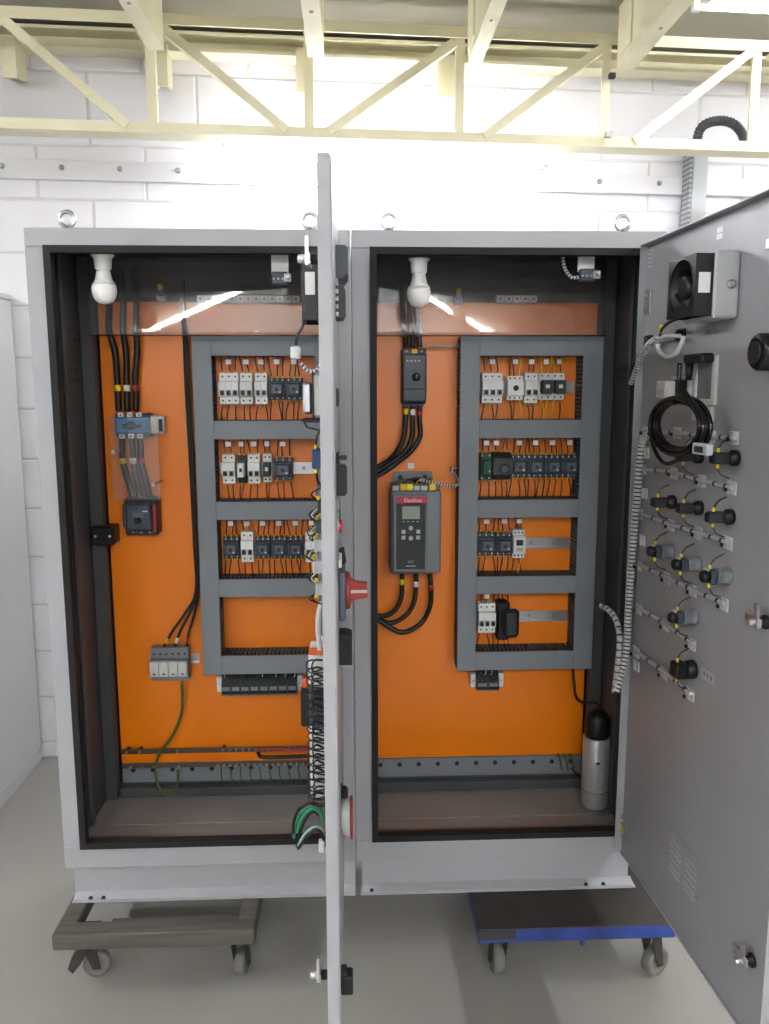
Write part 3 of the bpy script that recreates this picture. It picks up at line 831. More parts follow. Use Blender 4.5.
for i, (a, b) in enumerate(((512.5, 528), (529, 544.5), (546, 561.5), (563, 579))):
    contactor((a, 456, b, 478), R_, 1, '%s dark contactor counted from the dial relay in the right cabinet\'s second row' % ('first', 'second', 'third', 'fourth')[i])
# right cabinet, row three
contactor((479, 535, 496, 557), R_, 2, 'dark contactor at the left end of the right cabinet\'s third row')
contactor((497.5, 535, 513, 557), R_, 2, 'dark contactor next to the white display timer in the right cabinet')
timer((514, 531, 525.5, 559), R_, 2, 'slim white timer with a small dark display in the right cabinet\'s third row', dial=False)
# right cabinet, row four
breaker((479, 605, 496, 634), 3, R_, 3, 'three-pole white circuit breaker in the right cabinet\'s bottom row')
def motor_starter(box):
    t, w_, h = place('motor_starter', 'bulky black rounded motor starter beside the bottom breaker of the right cabinet', 'motor starter', box, R_, 3, None)
    MB().box(-w_/2, w_*0.1, -0.06, YB, -h/2, h/2, 0.004).build('body', 'black', t)
    MB().box(-w_*0.25, w_/2, -0.085, -0.0605, -h*0.4, h*0.36, 0.01).build('cover', 'dark', t)
    MB().box(-w_*0.45, -w_*0.3, -0.066, -0.0605, -h*0.3, h*0.3, 0.002).build('lever', 'black', t)
    leads(t, [-w_*0.35, -w_*0.15, w_*0.05], h/2, -h/2, ROWS[3][1], ROWS[3][0], mt=('black',))
motor_starter((497.5, 603, 518, 640))

# terminal blocks below the duct frames
def terminals(box, n, label, group, body='dark'):
    x0, y0, x1, y1 = box
    a = UY(x0, y0, 0.355); b = UY(x1, y1, 0.355); p = (b.x-a.x)/n
    zc = (a.z+b.z)/2; h = a.z-b.z
    din_rail(a.x-0.018, b.x+0.018, zc, 'short steel rail carrying the terminal %s' % label)
    for sx, px in ((-1, a.x-0.009), (1, b.x+0.009)):
        e = thing('end_clamp', 'white end clamp, %s end of the terminal %s' % ('left' if sx < 0 else 'right', label), 'clamp', (px, YP, zc), 0, 'terminal end clamps')
        MB().box(-0.0085, 0.0085, -0.03, YB, -h*0.4, h*0.4, 0.002).build('body', 'white', e); screw(e, 0, -0.03, 0, 'zinc')
    for i in range(n):
        t = thing('terminal_block', '%s dark terminal from the left, %s' % (('first', 'second', 'third', 'fourth', 'fifth', 'sixth', 'seventh', 'eighth')[i], label), 'terminal block', (a.x+p*(i+0.5), YP, zc), 0, group)
        hw = p/2-0.0004
        MB().prism([(YB, -h/2), (-0.045, -h/2), (-0.05, -h*0.25), (-0.05, h*0.1), (-0.03, h/2), (YB, h/2)], 'x', -hw, hw).build('body', body, t)
        MB().box(-hw*0.8, hw*0.8, -0.0515, -0.0502, -h*0.22, -h*0.02, 0.0005).build('marker_strip', 'midgrey', t)
        MB().box(-hw*0.9, hw*0.9, -0.0465, -0.0452, -h*0.49, -h*0.3, 0.0005).build('foot_cover', 'midgrey', t)
        for k in (-0.5, 0.4):
            wire(t, [(hw*k, -0.034, h*0.35), (hw*k+0.004, -0.046, h*0.6), (hw*k-0.004, -0.035, h*0.5+0.045)], random.choice(('black', 'black', 'offwhite', 'greenwire')), 0.0017)
terminals((221, 677, 297, 695), 8, 'row under the left duct frame', 'terminals under the left duct frame')
terminals((477, 674, 499, 691), 2, 'pair under the right duct frame', 'terminals under the right duct frame')

# ================================================================== CABLES WITH COLOUR BANDS
def cable(pts, r, label, band=None, group=None, m='black', name='power_cable', extra=None):
    path_ = catmull(pts, 8)
    t = thing(name, label, 'cable', pts[-1], 0, group)
    MB().tube(path_, r, 10, raw=True).build('sheath', m, t, world=True)
    for frac, bm_ in (band or []):
        L = [0]
        for a, b in zip(path_, path_[1:]): L.append(L[-1]+(b-a).length)
        s_ = frac*L[-1]; i = max(k for k in range(len(L)) if L[k] <= s_); i = min(i, len(path_)-2)
        d = (path_[i+1]-path_[i]).normalized(); c = path_[i]+d*(s_-L[i])
        MB().cyl(c-d*0.009, c+d*0.009, r+0.0006, n=12).build('colour_band', bm_, t, world=True)
    return t
bandm = ('yellow', 'white', 'redband'); bandn = ('yellow', 'white', 'red')
# left cabinet: down to the switch disconnector
for i, (xa, xb) in enumerate(((106, 121), (120, 130), (133, 140))):
    pts = [UY(xa+3, 318, 0.37), UY(xa+3, 330, 0.372), UY((xa*0.4+xb*0.6), 352, 0.374), UY((117, 126.5, 135.5)[i], 375, 0.376), UY((118, 127, 136)[i], 395, 0.376), UY((119, 127.5, 136)[i], 411, 0.376)]
    pts = [Vector((pts[0].x-0.004, 0.388, Z0+1.66)), Vector((pts[0].x-0.002, 0.388, pts[0].z+0.05))]+pts
    cable(pts, 0.0095, 'thick black cable with a %s band above the blue rotary switch' % bandn[i], [(0.84, bandm[i])], 'cables above the blue switch')
# switch disconnector
a = UY(114, 413, 0.35); b = UY(150, 438, 0.35)
cxx, czz = (a.x+b.x)/2, (a.z+b.z)/2; hw, hh = (b.x-a.x)/2, (a.z-b.z)/2
t = thing('rotary_disconnector', 'blue rotary switch disconnector with white terminals and a beige side block', 'switch', (cxx, YP, czz))
MB().box(-hw, hw, -0.045, -0.0004, -hh*0.95, hh*0.95, 0.003).build('base', 'slate', t)
MB().box(-hw*0.98, hw*0.98, -0.058, -0.0455, -hh*0.62, hh*0.62, 0.004).build('blue_cover', 'blue', t)
MB().lathe([(0.014, 0), (0.013, 0.006), (0.008, 0.008)], (-0.002, -0.058, 0), (0, -1, 0), 18).build('rotary_hub', 'black', t)
MB().box(-0.024, 0.03, -0.074, -0.0665, -0.005, 0.005, 0.002).build('handle', 'black', t)
for i in range(3):
    x = -hw*0.62+hw*0.52*i
    for sg in (1, -1):
        MB().box(x-0.0085, x+0.0085, -0.056, -0.0455, min(sg*hh*0.66, sg*hh*1.04), max(sg*hh*0.66, sg*hh*1.04), 0.002).build('terminal_cap', 'white', t)
        screw(t, x, -0.056, sg*hh*0.85, 'dark')
MB().box(hw+0.0006, hw+0.04, -0.046, -0.0004, -hh*0.7, hh*0.75, 0.003).build('auxiliary_block', 'offwhite', t)
MB().box(hw+0.026, hw+0.037, -0.0475, -0.0462, -hh*0.5, hh*0.5, 0.0005).build('aux_slot', 'dark', t)
# short cables to the moulded case breaker
for i, (xa, xb, xc_, xd) in enumerate(((122, 122.5, 130, 133), (132, 133, 138, 140.5), (139.5, 141, 147, 150))):
    pts = [UY(xa, 437, 0.376), UY(xb, 450, 0.375), UY(xb, 461, 0.374), UY((xb+xc_)/2, 474, 0.372), UY(xc_, 486, 0.372), UY(xd, 499, 0.374)]
    cable(pts, 0.0095, 'short thick black cable with a %s band below the blue rotary switch' % bandn[i], [(0.38, bandm[i])], 'cables below the blue switch')
# moulded case breaker, left cabinet
a = UY(121, 499, 0.33); b = UY(157, 536, 0.33)
hw, hh = (b.x-a.x)/2, (a.z-b.z)/2
t = thing('moulded_case_breaker', 'square dark moulded case breaker with a toggle on the left cabinet\'s orange plate', 'circuit breaker', ((a.x+b.x)/2, YP, (a.z+b.z)/2))
MB().box(-hw*0.92, hw, -0.055, -0.0004, -hh, hh, 0.004).build('case', 'dark', t)
MB().box(-hw*0.8, hw*0.7, -0.074, -0.0555, -hh*0.72, hh*0.72, 0.005).build('front_cover', 'slate', t)
MB().box(-hw, -hw*0.55, -0.068, -0.0255, -hh*0.55, hh*0.7, 0.004).build('side_module', 'slate', t)
MB().box(-hw*0.25, hw*0.1, -0.086, -0.0745, -hh*0.28, -hh*0.02, 0.003).build('toggle', 'black', t)
MB().box(-hw*0.42, hw*0.28, -0.0752, -0.0742, hh*0.02, hh*0.26, 0.0004).build('rating_plate', 'slate2', t)
MB().box(hw*0.2, hw*0.5, -0.0752, -0.0742, hh*0.3, hh*0.36).build('printed_mark', 'white', t)
MB().box(hw*0.73, hw*0.96, -0.0615, -0.0555, -hh*0.75, hh*0.68, 0.002).build('side_strip', 'redband', t)
for x, z in ((-hw*0.45, hh*0.5), (-hw*0.1, hh*0.5)):
    MB().lathe([(0.0045, 0), (0.0045, 0.001)], (x, -0.0743, z), (0, -1, 0), 10).build('knockout', 'black', t)
for x in (-hw*0.5, 0.0, hw*0.5):
    MB().box(x-0.008, x+0.008, -0.0602, -0.0555, hh*0.76, hh*0.98, 0.001).build('terminal_cover', 'dark', t); screw(t, x, -0.0555, -hh*0.86, 'zinc', 0.0032)
# clear guard in front of the cables
a = UY(109, 417, 0.30); b = UY(161, 500, 0.30)
t = thing('clear_guard', 'small clear plastic guard over the cables below the blue switch', 'guard', ((a.x+b.x)/2, 0.30, b.z))
hw = (b.x-a.x)/2; hh = a.z-b.z
MB().box(-hw, hw, 0, 0.003, 0, hh, 0.001).build('sheet', 'acrylic', t)
for x, z in ((-hw+0.006, hh*0.58), (hw-0.02, hh*0.19)):
    MB().cyl((x, 0.0035, z), (x, YP-0.3004, z), 0.004, n=8).build('standoff', 'zinc', t)
    MB().lathe([(0.006, 0), (0.006, 0.002), (0.003, 0.004)], (x, -0.0002, z), (0, -1, 0), 10).build('screw', 'offwhite', t)
# long cable bundle left of the duct, ending at the surge arrester
for i in range(3):
    xo = (0, 2.4, 4.2)[i]
    pts = [UY(181+xo*0.6, 280, 0.395-0.0095*i), UY(182+xo*0.6, 315, 0.387-0.0095*i), UY(184+xo*0.7, 340, 0.388-0.0095*i), UY(186+xo*0.7, 390, 0.388-0.0095*i), UY(190+xo*0.7, 460, 0.388-0.0095*i), UY(194+xo*0.6, 540, 0.388-0.0095*i), UY(196+xo*0.5, 590, 0.387-0.0095*i),
           UY((186, 190, 195)[i], 612, 0.378), UY((172, 180, 189)[i], 632, 0.372), UY((161, 173, 186)[i], 652, 0.37)]
    cable(pts, 0.0042, 'long black wire with a %s band running down to the grey surge arrester' % bandn[i], [(0.965, bandm[i])], 'wires to the surge arrester')
a = UY(149, 650, 0.34); b = UY(188, 682, 0.34)
hw, hh = (b.x-a.x)/2, (a.z-b.z)/2
t = thing('surge_arrester', 'light grey surge arrester with plug-in modules on the left cabinet\'s orange plate', 'surge arrester', ((a.x+b.x)/2, YP, (a.z+b.z)/2))
MB().prism([(-0.0075, -hh), (-0.045, -hh), (-0.045, -hh*0.72), (-0.058, -hh*0.68), (-0.058, hh*0.3), (-0.045, hh*0.38), (-0.045, hh), (-0.0075, hh)], 'x', -hw, hw).build('base', 'midgrey', t)
for i in range(4):
    x = -hw+hw*0.5*i
    MB().box(x+0.0006, x+hw*0.5-0.0006, -0.07, -0.0582, -hh*0.62, hh*0.28, 0.0015).build('plug_module', 'offwhite', t)
    MB().box(x+hw*0.17, x+hw*0.33, -0.0706, -0.0701, -hh*0.5, -hh*0.42).build('indicator', 'greenwire' if i == 2 else 'dark', t)
for i in range(6): screw(t, -hw*0.83+hw*0.33*i, -0.045, hh*0.62, 'dark', 0.0036)
din_rail(((a.x+b.x)/2)-hw-0.004, ((a.x+b.x)/2)+hw+0.026, (a.z+b.z)/2+0.005, 'short steel rail behind the grey surge arrester')
cable([UY(182, 681, 0.37), UY(182.5, 700, 0.37), UY(181, 715, 0.368), UY(173, 735, 0.366), UY(162, 750, 0.362), UY(156, 765, 0.372), UY(158, 785, 0.36), UY(168, 795, 0.36), UY(177, 786, 0.365), UY(178, 770, 0.372)], 0.0045, 'olive green earth cable curving down from the surge arrester', None, None, 'greenwire', 'earth_cable')
# earth busbar at the bottom of the left plate
zbar = UY(200, 750, 0.38).z
t = thing('earth_busbar', 'long flat metal earth busbar with bolts low in the left cabinet', 'busbar', (0.38, YP, zbar))
MB().box(-0.325, 0.31, -0.028, -0.022, -0.008, 0.008, 0.001).build('bar', 'busbar', t)
for x in (-0.305, -0.265, 0.0, 0.28):
    MB().cyl((x, -0.0219, 0), (x, -0.0004, 0), 0.007, n=8).build('insulator', 'black', t)
for k in range(18):
    x = (-0.305, -0.265, -0.2, -0.145)[k] if k < 4 else 0.0+0.021*(k-4)
    MB().lathe([(0.0045, 0), (0.0045, 0.004), (0.0025, 0.004), (0.0025, 0.012)], (x, -0.0282, 0), (0, -1, 0), 6).build('bolt', 'steel', t)
zb2 = UY(200, 766, 0.39).z
t = thing('bonding_bolts_strip', 'thin earthing strip with a row of bolts under the left mounting plate', 'busbar', (0.38, YP-0.0005, zb2))
MB().box(-0.325, 0.31, -0.010, -0.006, -0.006, 0.006, 0.001).build('bar', 'busbar', t)
for k in range(20):
    x = (-0.3, -0.262, -0.225, -0.145)[k] if k < 4 else -0.02+0.0195*(k-4)
    MB().lathe([(0.004, 0), (0.004, 0.004), (0.0025, 0.004), (0.0025, 0.014)], (x, -0.0102, 0), (0, -1, 0.25), 6).build('bolt', 'steel', t)
for k in range(9):
    x = 0.37+0.0+0.031*k
    pts = [(x, YP-0.016, zb2-0.006), (x+0.004, YP-0.035, zb2-0.03), (x+0.012, YP-0.03, zb2-0.055), (x+0.016, YP-0.006, zb2-0.075)]
    tag(MB().tube(pts, 0.0022, 5, 4).build('earth_wire', 'greenwire'), '%s thin green earth wire from the left, hanging under the earthing strip' % ('first', 'second', 'third', 'fourth', 'fifth', 'sixth', 'seventh', 'eighth', 'ninth')[k], 'wire', 'thin earth wires')
pts = [UY(258, 752, 0.37), UY(262, 757, 0.35), UY(285, 757, 0.35), UY(312, 756, 0.35)]
tag(MB().tube(pts, 0.006, 8).build('power_cable', 'black'), 'short black cable lying along the earth busbar behind the left door', 'cable')
pts = [UY(255, 751, 0.37), UY(268, 749, 0.355), UY(290, 750, 0.35), UY(312, 749, 0.35)]
tag(MB().tube(pts, 0.005, 8).build('power_cable', 'redband'), 'short dull red cable lying along the earth busbar behind the left door', 'cable')

# ================================================================== RIGHT CABINET: breaker, drive and their cables
a = UY(402.5, 348, 0.325); b = UY(427, 404, 0.325)
hw, hh = (b.x-a.x)/2, (a.z-b.z)/2
t = thing('motor_protection_breaker', 'tall dark motor breaker with a rotary knob above the soft starter', 'circuit breaker', ((a.x+b.x)/2, YP, (a.z+b.z)/2))
MB().box(-hw, hw, -0.05, -0.0004, -hh, hh, 0.003).build('case', 'dark', t)
MB().box(-hw*0.96, hw*0.96, -0.075, -0.0505, -hh*0.92, hh*0.8, 0.004).build('front_cover', 'slate', t)
MB().box(-hw*0.9, hw*0.9, -0.0775, -0.0752, -hh*0.48, -hh*0.44, 0.0008).build('cover_seam', 'black', t)
MB().lathe([(0.0125, 0), (0.0125, 0.003), (0.009, 0.0045), (0.0085, 0.012), (0.006, 0.013)], (hw*0.12, -0.075, -hh*0.03), (0, -1, 0), 18).build('knob_ring', 'black', t)
MB().box(hw*0.12-0.003, hw*0.12+0.003, -0.094, -0.088, -hh*0.03-0.009, -hh*0.03+0.009, 0.001).build('knob_grip', 'black', t)
for i in range(4):
    MB().box(-hw*0.6+hw*0.32*i-0.003, -hw*0.6+hw*0.32*i+0.003, -0.0757, -0.0752, hh*0.52, hh*0.58).build('printed_mark', 'offwhite', t)
for i in range(3):
    screw(t, -hw*0.62+hw*0.62*i, -0.05, hh*0.9, 'zinc', 0.0036)
MB().box(-hw*0.2, hw*0.25, -0.0565, -0.0505, hh*0.82, hh*0.98, 0.001).build('terminal_clip', 'yellow', t)
for i in range(3):
    MB().box(-hw*0.86+hw*0.6*i, -hw*0.4+hw*0.6*i, -0.049, -0.02, -hh-0.008, -hh-0.0002, 0.001).build('terminal_shroud', 'deepblue', t)
for i in range(3):
    x0 = (406, 413, 420)[i]
    pts = [UY(x0, 404.5, 0.372), UY(x0-0.5, 420, 0.37), UY((404, 412, 420)[i], 436, 0.37), UY((398, 406, 412)[i], 450, 0.368), UY((388, 394, 399)[i], 461, 0.38-0.014*i), UY((378, 381, 384)[i], (467, 469, 472)[i], 0.378-0.018*i), UY(371, (471, 475, 479)[i], 0.375-0.02*i)]
    cable(pts, 0.0078, 'thick black cable with a %s band curving left below the motor breaker' % bandn[i], [(0.085, bandm[i])], 'cables below the motor breaker')
for i in range(3):
    x0 = (404, 411, 418)[i]
    pts = [UY(x0+2, 347, 0.37), UY(x0+1, 335, 0.372), UY(x0-1, 318, 0.376), UY(x0-2, 300, 0.385), UY(x0-2, 284, 0.388)]
    cable(pts, 0.008, 'black feed cable entering the top of the motor breaker, %s' % ('on its left', 'in its middle', 'on its right')[i], None, 'feed cables of the motor breaker')

# soft starter
a = UY(391, 486, 0.27); b = UY(442, 576, 0.27)
hw, hh = (b.x-a.x)/2, (a.z-b.z)/2
t = thing('soft_starter', 'grey soft starter with keypad, small screen and red name strip on orange plate', 'soft starter', ((a.x+b.x)/2, YP, (a.z+b.z)/2))
MB().box(-hw, hw, -0.10, -0.0004, -hh, hh*0.86, 0.005).build('body', 'midgrey', t)
MB().prism([(-hw*0.9, hh*0.9), (-hw*0.8, hh*1.22), (hw*0.72, hh*1.22), (hw*0.85, hh*0.9)], 'y', -0.012, -0.0004).build('mounting_bracket', 'midgrey', t)
for x in (-hw*0.55, hw*0.45):
    MB().lathe([(0.0065, 0), (0.0065, 0.003), (0.003, 0.005)], (x, -0.012, hh*1.1), (0, -1, 0), 10).build('bracket_bolt', 'dark', t)
MB().box(-hw*0.95, hw*0.95, -0.085, -0.0125, hh*0.865, hh*0.99, 0.003).build('terminal_tray', 'midgrey', t)
fx0, fx1 = -hw*0.78, hw*0.34
pf = MB().box(-hw*0.92, hw*0.42, -0.118, -0.1005, -hh*0.94, hh*0.80, 0.004).build('front_panel', 'midgrey', t)
MB().box(fx0, fx1, -0.121, -0.1182, -hh*0.86, hh*0.6, 0.002).build('keypad_panel', 'dark', t)
ns = MB().box(fx0, fx1+0.006, -0.123, -0.1182, hh*0.605, hh*0.74, 0.0015).build('name_strip', 'brandred', t)
text_mesh('name_lettering', 'Danfoss', 0.0165, 'white', ns, ((fx0+fx1)/2+0.006, -0.1232, hh*0.672), (math.pi/2, 0, 0))
sc0 = (fx0+fx1)/2
MB().box(sc0-0.026, sc0+0.027, -0.1222, -0.1212, hh*0.26, hh*0.54, 0.0006).build('screen', 'lcd', t)
for i in range(4): MB().box(sc0-0.025+0.014*i, sc0-0.018+0.014*i, -0.1216, -0.1212, hh*0.195, hh*0.21).build('printed_mark', 'lightgrey', t)
for dx, dz, w2, h2 in ((0, 0.06, 0.007, 0.007), (0, -0.165, 0.007, 0.007)):
    MB().lathe([(w2, 0), (w2, 0.0015), (w2*0.7, 0.003)], (sc0+dx, -0.1212, hh*dz), (0, -1, 0), 14).build('key', 'lightgrey', t)
for dx in (-0.022, 0.022):
    for k in range(2):
        MB().box(sc0+dx-0.006, sc0+dx+0.006, -0.1235, -0.1212, hh*(-0.02-0.13*k)-0.006, hh*(-0.02-0.13*k)+0.006, 0.002).build('key', 'lightgrey', t)
text_mesh('model_lettering', 'VLT', 0.011, 'lightgrey', pf, (sc0, -0.1213, -hh*0.70), (math.pi/2, 0, 0))
MB().box(sc0-0.015, sc0+0.015, -0.1216, -0.1212, -hh*0.80, -hh*0.78).build('printed_mark', 'lightgrey', t)
# control plugs on top of the soft starter
for i, (x, m) in enumerate(((-hw*0.82, 'offwhite'), (-hw*0.52, 'yellow'), (-hw*0.27, 'yellow'), (hw*0.0, 'offwhite'), (hw*0.3, 'offwhite'), (hw*0.62, 'yellow'))):
    MB().box(x-0.008, x+0.011, -0.105, -0.0852, hh*0.87, hh*(0.97 if m == 'offwhite' else 1.02), 0.002).build('control_plug', m, t)
    wire(t, [(x, -0.095, hh*1.0), (x+0.01, -0.08, hh*1.08), (x+0.03, -0.06, hh*1.1)], random.choice(('black', 'yellow', 'red')), 0.0018)
MB().box(-hw*0.1, hw*0.3, -0.07, -0.0125, hh*1.0, hh*1.1, 0.006).build('cable_clamp', 'black', t)
for i in range(3):
    x0 = (402, 416, 431)[i]
    e = ((392, 612), (388, 617), (384, 622))[i]
    pts = {0: [(402, 574), (402, 585), (401, 598), (396, 609), (388, 615), (380, 616), (370, 613)],
           1: [(416, 574), (416, 587), (414, 602), (407, 614), (395, 622), (385, 622), (370, 615)],
           2: [(430, 574), (431, 590), (430, 606), (423, 621), (411, 630), (400, 632), (388, 626), (370, 614)]}[i]
    pts = [UY(x, y, 0.36 + (0.004*i if j < 3 else -0.018*i)) for j, (x, y) in enumerate(pts)]
    cable(pts, 0.0078, 'black cable with a %s band looping left from under the soft starter' % bandn[i], [(0.12, bandm[i])], 'cables under the soft starter')
# spiral wrapped lead from the soft starter to the duct
def spiral(pts, r, label, pitch=0.011, name='spiral_wrapped_cable', group='spiral wrapped harnesses', core='dark', wrap='offwhite', fill=0.66):
    path_ = catmull(pts, 10)
    t = thing(name, label, 'cable', pts[-1], 0, group)
    MB().tube(path_, r*0.86, 8, raw=True).build('core', core, t, world=True)
    q = resample(path_, pitch); mb = MB()
    for a, b in zip(q, q[1:]):
        d = b-a; o_ = Vector((0, 0, 1)).cross(d)
        o_ = o_.normalized()*r*0.25 if o_.length > 1e-6 else Vector((r*0.25, 0, 0))
        mb.cyl(a+o_*0, a+d*fill, r, n=8)
    tag(mb.build('spiral_wrap', wrap, t, world=True), None, kind='stuff')
    return t
pts = [UY(420, 480, 0.33), UY(432, 482, 0.32), UY(446, 485, 0.32), UY(456, 486, 0.33), UY(459, 480, 0.345), UY(452, 472, 0.36), UY(452, 468, 0.365), UY(459, 467.5, 0.37)]
spiral(pts, 0.0045, 'thin spiral wrapped lead from the soft starter to the wiring duct', 0.009)
pts = [UY(428, 346, 0.36), UY(437, 346, 0.36), UY(448, 347, 0.365), UY(460, 345, 0.37)]
spiral(pts, 0.003, 'thin spiral wrapped lead from the motor breaker to the wiring duct', 0.008)
p = UY(411, 466, YP)
t = thing('marker_plate', 'small white marker plate above the soft starter', 'label', (p.x, YP, p.z-0.008)); MB().box(-0.01, 0.01, -0.002, -0.0003, 0, 0.018, 0.0004).build('plate', 'white', t)

# silver canister at lower right
p = UY(593, 808, 0.2)
p = UZ(594, 806, Z0+0.0095)
t = thing('silver_canister', 'silver cylinder with a black cap and cable in the right cabinet\'s lower corner', 'canister', (p.x, p.y, Z0+0.0095))
rr = 0.042
MB().lathe([(rr*0.6, 0), (rr*0.85, 0.004), (rr, 0.016), (rr, 0.228), (rr*0.96, 0.233)], (0, 0, 0), n=28).build('can', 'canister', t)
MB().lathe([(rr*0.86, 0.2332), (rr*0.9, 0.245), (rr*0.88, 0.292), (rr*0.7, 0.305), (rr*0.2, 0.318)], (0, 0, 0), n=24).build('cap', 'black', t)
MB().lathe([(rr+0.0006, 0.06), (rr+0.0006, 0.064)], (0, 0, 0), n=28).build('clamp_band', 'zinc', t)
for k in range(11):
    MB().box(-0.006-0.003*(k % 2), 0.008, -rr-0.001, -rr+0.001, 0.075+0.007*k, 0.0785+0.007*k).build('printed_mark', 'lightgrey', t)
MB().box(-0.012, 0.0, -rr-0.001, -rr+0.002, 0.158, 0.164).build('printed_mark', 'dark', t)
top = Vector((p.x, p.y, Z0+0.0095+0.318))
tag(MB().tube([UY(573, 668, 0.37), UY(574, 682, 0.37), UY(578, 700, 0.33), top+Vector((-0.005, 0, 0.02)), top], 0.004, 8).build('canister_cable', 'black'), 'black cable from the wiring duct to the silver canister', 'cable')
for k, px in enumerate((557, 563, 569)):
    a = UY(px, 757, 0.39); b = UY(px+5, 770, 0.37)
    tag(MB().tube([a, a+Vector((0.003, -0.01, 0.012)), b], 0.0028, 5).build('earth_wire', 'greenwire'), '%s short green-yellow earth wire near the silver canister' % ('leftmost', 'middle', 'rightmost')[k], 'wire', 'thin earth wires')
tag(MB().tube([UY(571, 768, 0.38), UY(577, 775, 0.36), UY(583, 782, 0.33)], 0.003, 6).build('earth_wire', 'black'), 'black wire running to the silver canister\'s foot', 'wire')

# ================================================================== TOP OF THE CABINETS: bulbs, limit switches, clear shields
def bulb(px, py, label):
    ZR = Z0+H-0.0065
    p = UY(px, py, 0.075)
    t = thing('light_bulb', label, 'light bulb', (p.x, p.y, p.z), 0, 'bulbs in the cabinets')
    MB().box(-0.03, 0.03, -0.014, 0.03, 0.0006, ZR-p.z-0.0005, 0.002).build('mounting_block', 'cavity', t)
    MB().lathe([(0.029, 0), (0.027, -0.004), (0.022, -0.008), (0.0205, -0.034), (0.018, -0.036)], (0, 0, 0), n=24).build('socket', 'porcelain', t)
    MB().lathe([(0.0165, -0.0362), (0.018, -0.045), (0.0215, -0.062), (0.0285, -0.072)], (0, 0, 0), n=24).build('collar', 'white', t)
    MB().lathe([(0.0285, -0.0725), (0.031, -0.082), (0.031, -0.092), (0.0285, -0.104), (0.022, -0.115), (0.012, -0.121), (0.00001, -0.123)], (0, 0, 0), n=24).build('globe', 'bulb', t)
bulb(102.5, 255, 'white bulb in a round socket under the left cabinet\'s roof')
bulb(419, 259, 'white bulb in a round socket under the right cabinet\'s roof')
def limit_switch(px, py, label):
    ZR = Z0+H-0.0065
    p = UY(px, py, 0.06)
    t = thing('limit_switch', label, 'switch', (p.x, p.y, p.z), 0, 'door limit switches')
    MB().box(-0.022, 0.022, 0.0002, 0.003, 0.0, ZR-p.z-0.0005, 0.001).build('bracket', 'white', t)
    MB().box(-0.02, 0.02, -0.02, 0.0, -0.026, 0.006, 0.003).build('switch_body', 'slate', t)
    MB().box(0.012, 0.03, -0.03, -0.0202, -0.02, 0.0, 0.002).build('plunger_head', 'lightgrey', t)
    MB().cyl((0.021, -0.0302, -0.01), (0.021, -0.045, -0.01), 0.004, n=8).build('plunger', 'zinc', t)
    for x in (-0.014, -0.003, 0.008): screw(t, x, -0.02, -0.012, 'zinc')
    return p
limit_switch(280, 275, 'door limit switch on a white bracket behind the left door\'s fan')
LSP = limit_switch(586, 272, 'door limit switch on a white bracket at the right cabinet\'s upper right')
pp = LSP+Vector((-0.022, -0.008, -0.014))
spiral([pp, pp+Vector((-0.016, 0.0, -0.002)), pp+Vector((-0.034, 0.004, 0.02)), pp+Vector((-0.04, 0.008, 0.05)), pp+Vector((-0.04, 0.012, 0.075))], 0.0045, 'thin wrapped lead hanging from the right cabinet\'s roof to the limit switch', 0.008)
def shield(xa, xb, label, line):
    """clear sheet hanging from the roof, slightly leaning and twisted; line(u) shapes the twist"""
    t = thing('clear_shield', label, 'shield', ((xa+xb)/2, 0.275, Z0+1.455), 0, 'clear shields at the cabinet tops')
    n, m, HS = 36, 16, 0.222; hl = (xb-xa)/2; vs = []; fs = []
    def lean(u, v): return math.radians((12.6-3.7-5.2*v+6.0*(v-line(u)))/2)
    for lay in (0, 1):
        for i in range(n+1):
            u = i/n*2-1; y = 0.0
            for j in range(m+1):
                v = j/m
                if j: y += math.tan(lean(u, v-0.5/m))*HS/m
                vs.append((u*hl, y+lay*0.002, v*HS))
    N = (n+1)*(m+1)
    for lay in (0, 1):
        for i in range(n):
            for j in range(m):
                a = lay*N+i*(m+1)+j
                fs.append((a, a+m+1, a+m+2, a+1))
    for i in range(n):
        for j in (0, m):
            a = i*(m+1)+j; fs.append((a, a+m+1, a+m+1+N, a+N))
    for j in range(m):
        for i in (0, n):
            a = i*(m+1)+j; fs.append((a, a+1, a+1+N, a+N))
    MB().add(vs, fs, True).build('sheet', 'acrylic', t)
    for u in (-0.9, 0.9):
        MB().box(u*hl-0.008, u*hl+0.008, 0.0, 0.05, HS+0.0005, HS+0.012, 0.001).build('clip', 'dark', t)
shield(0.06, 0.74, 'clear plastic shield across the top of the left cabinet', lambda u: 0.68*(u+0.54)/0.72)
shield(0.862, 1.535, 'clear plastic shield across the top of the right cabinet', lambda u: -1.2*u)
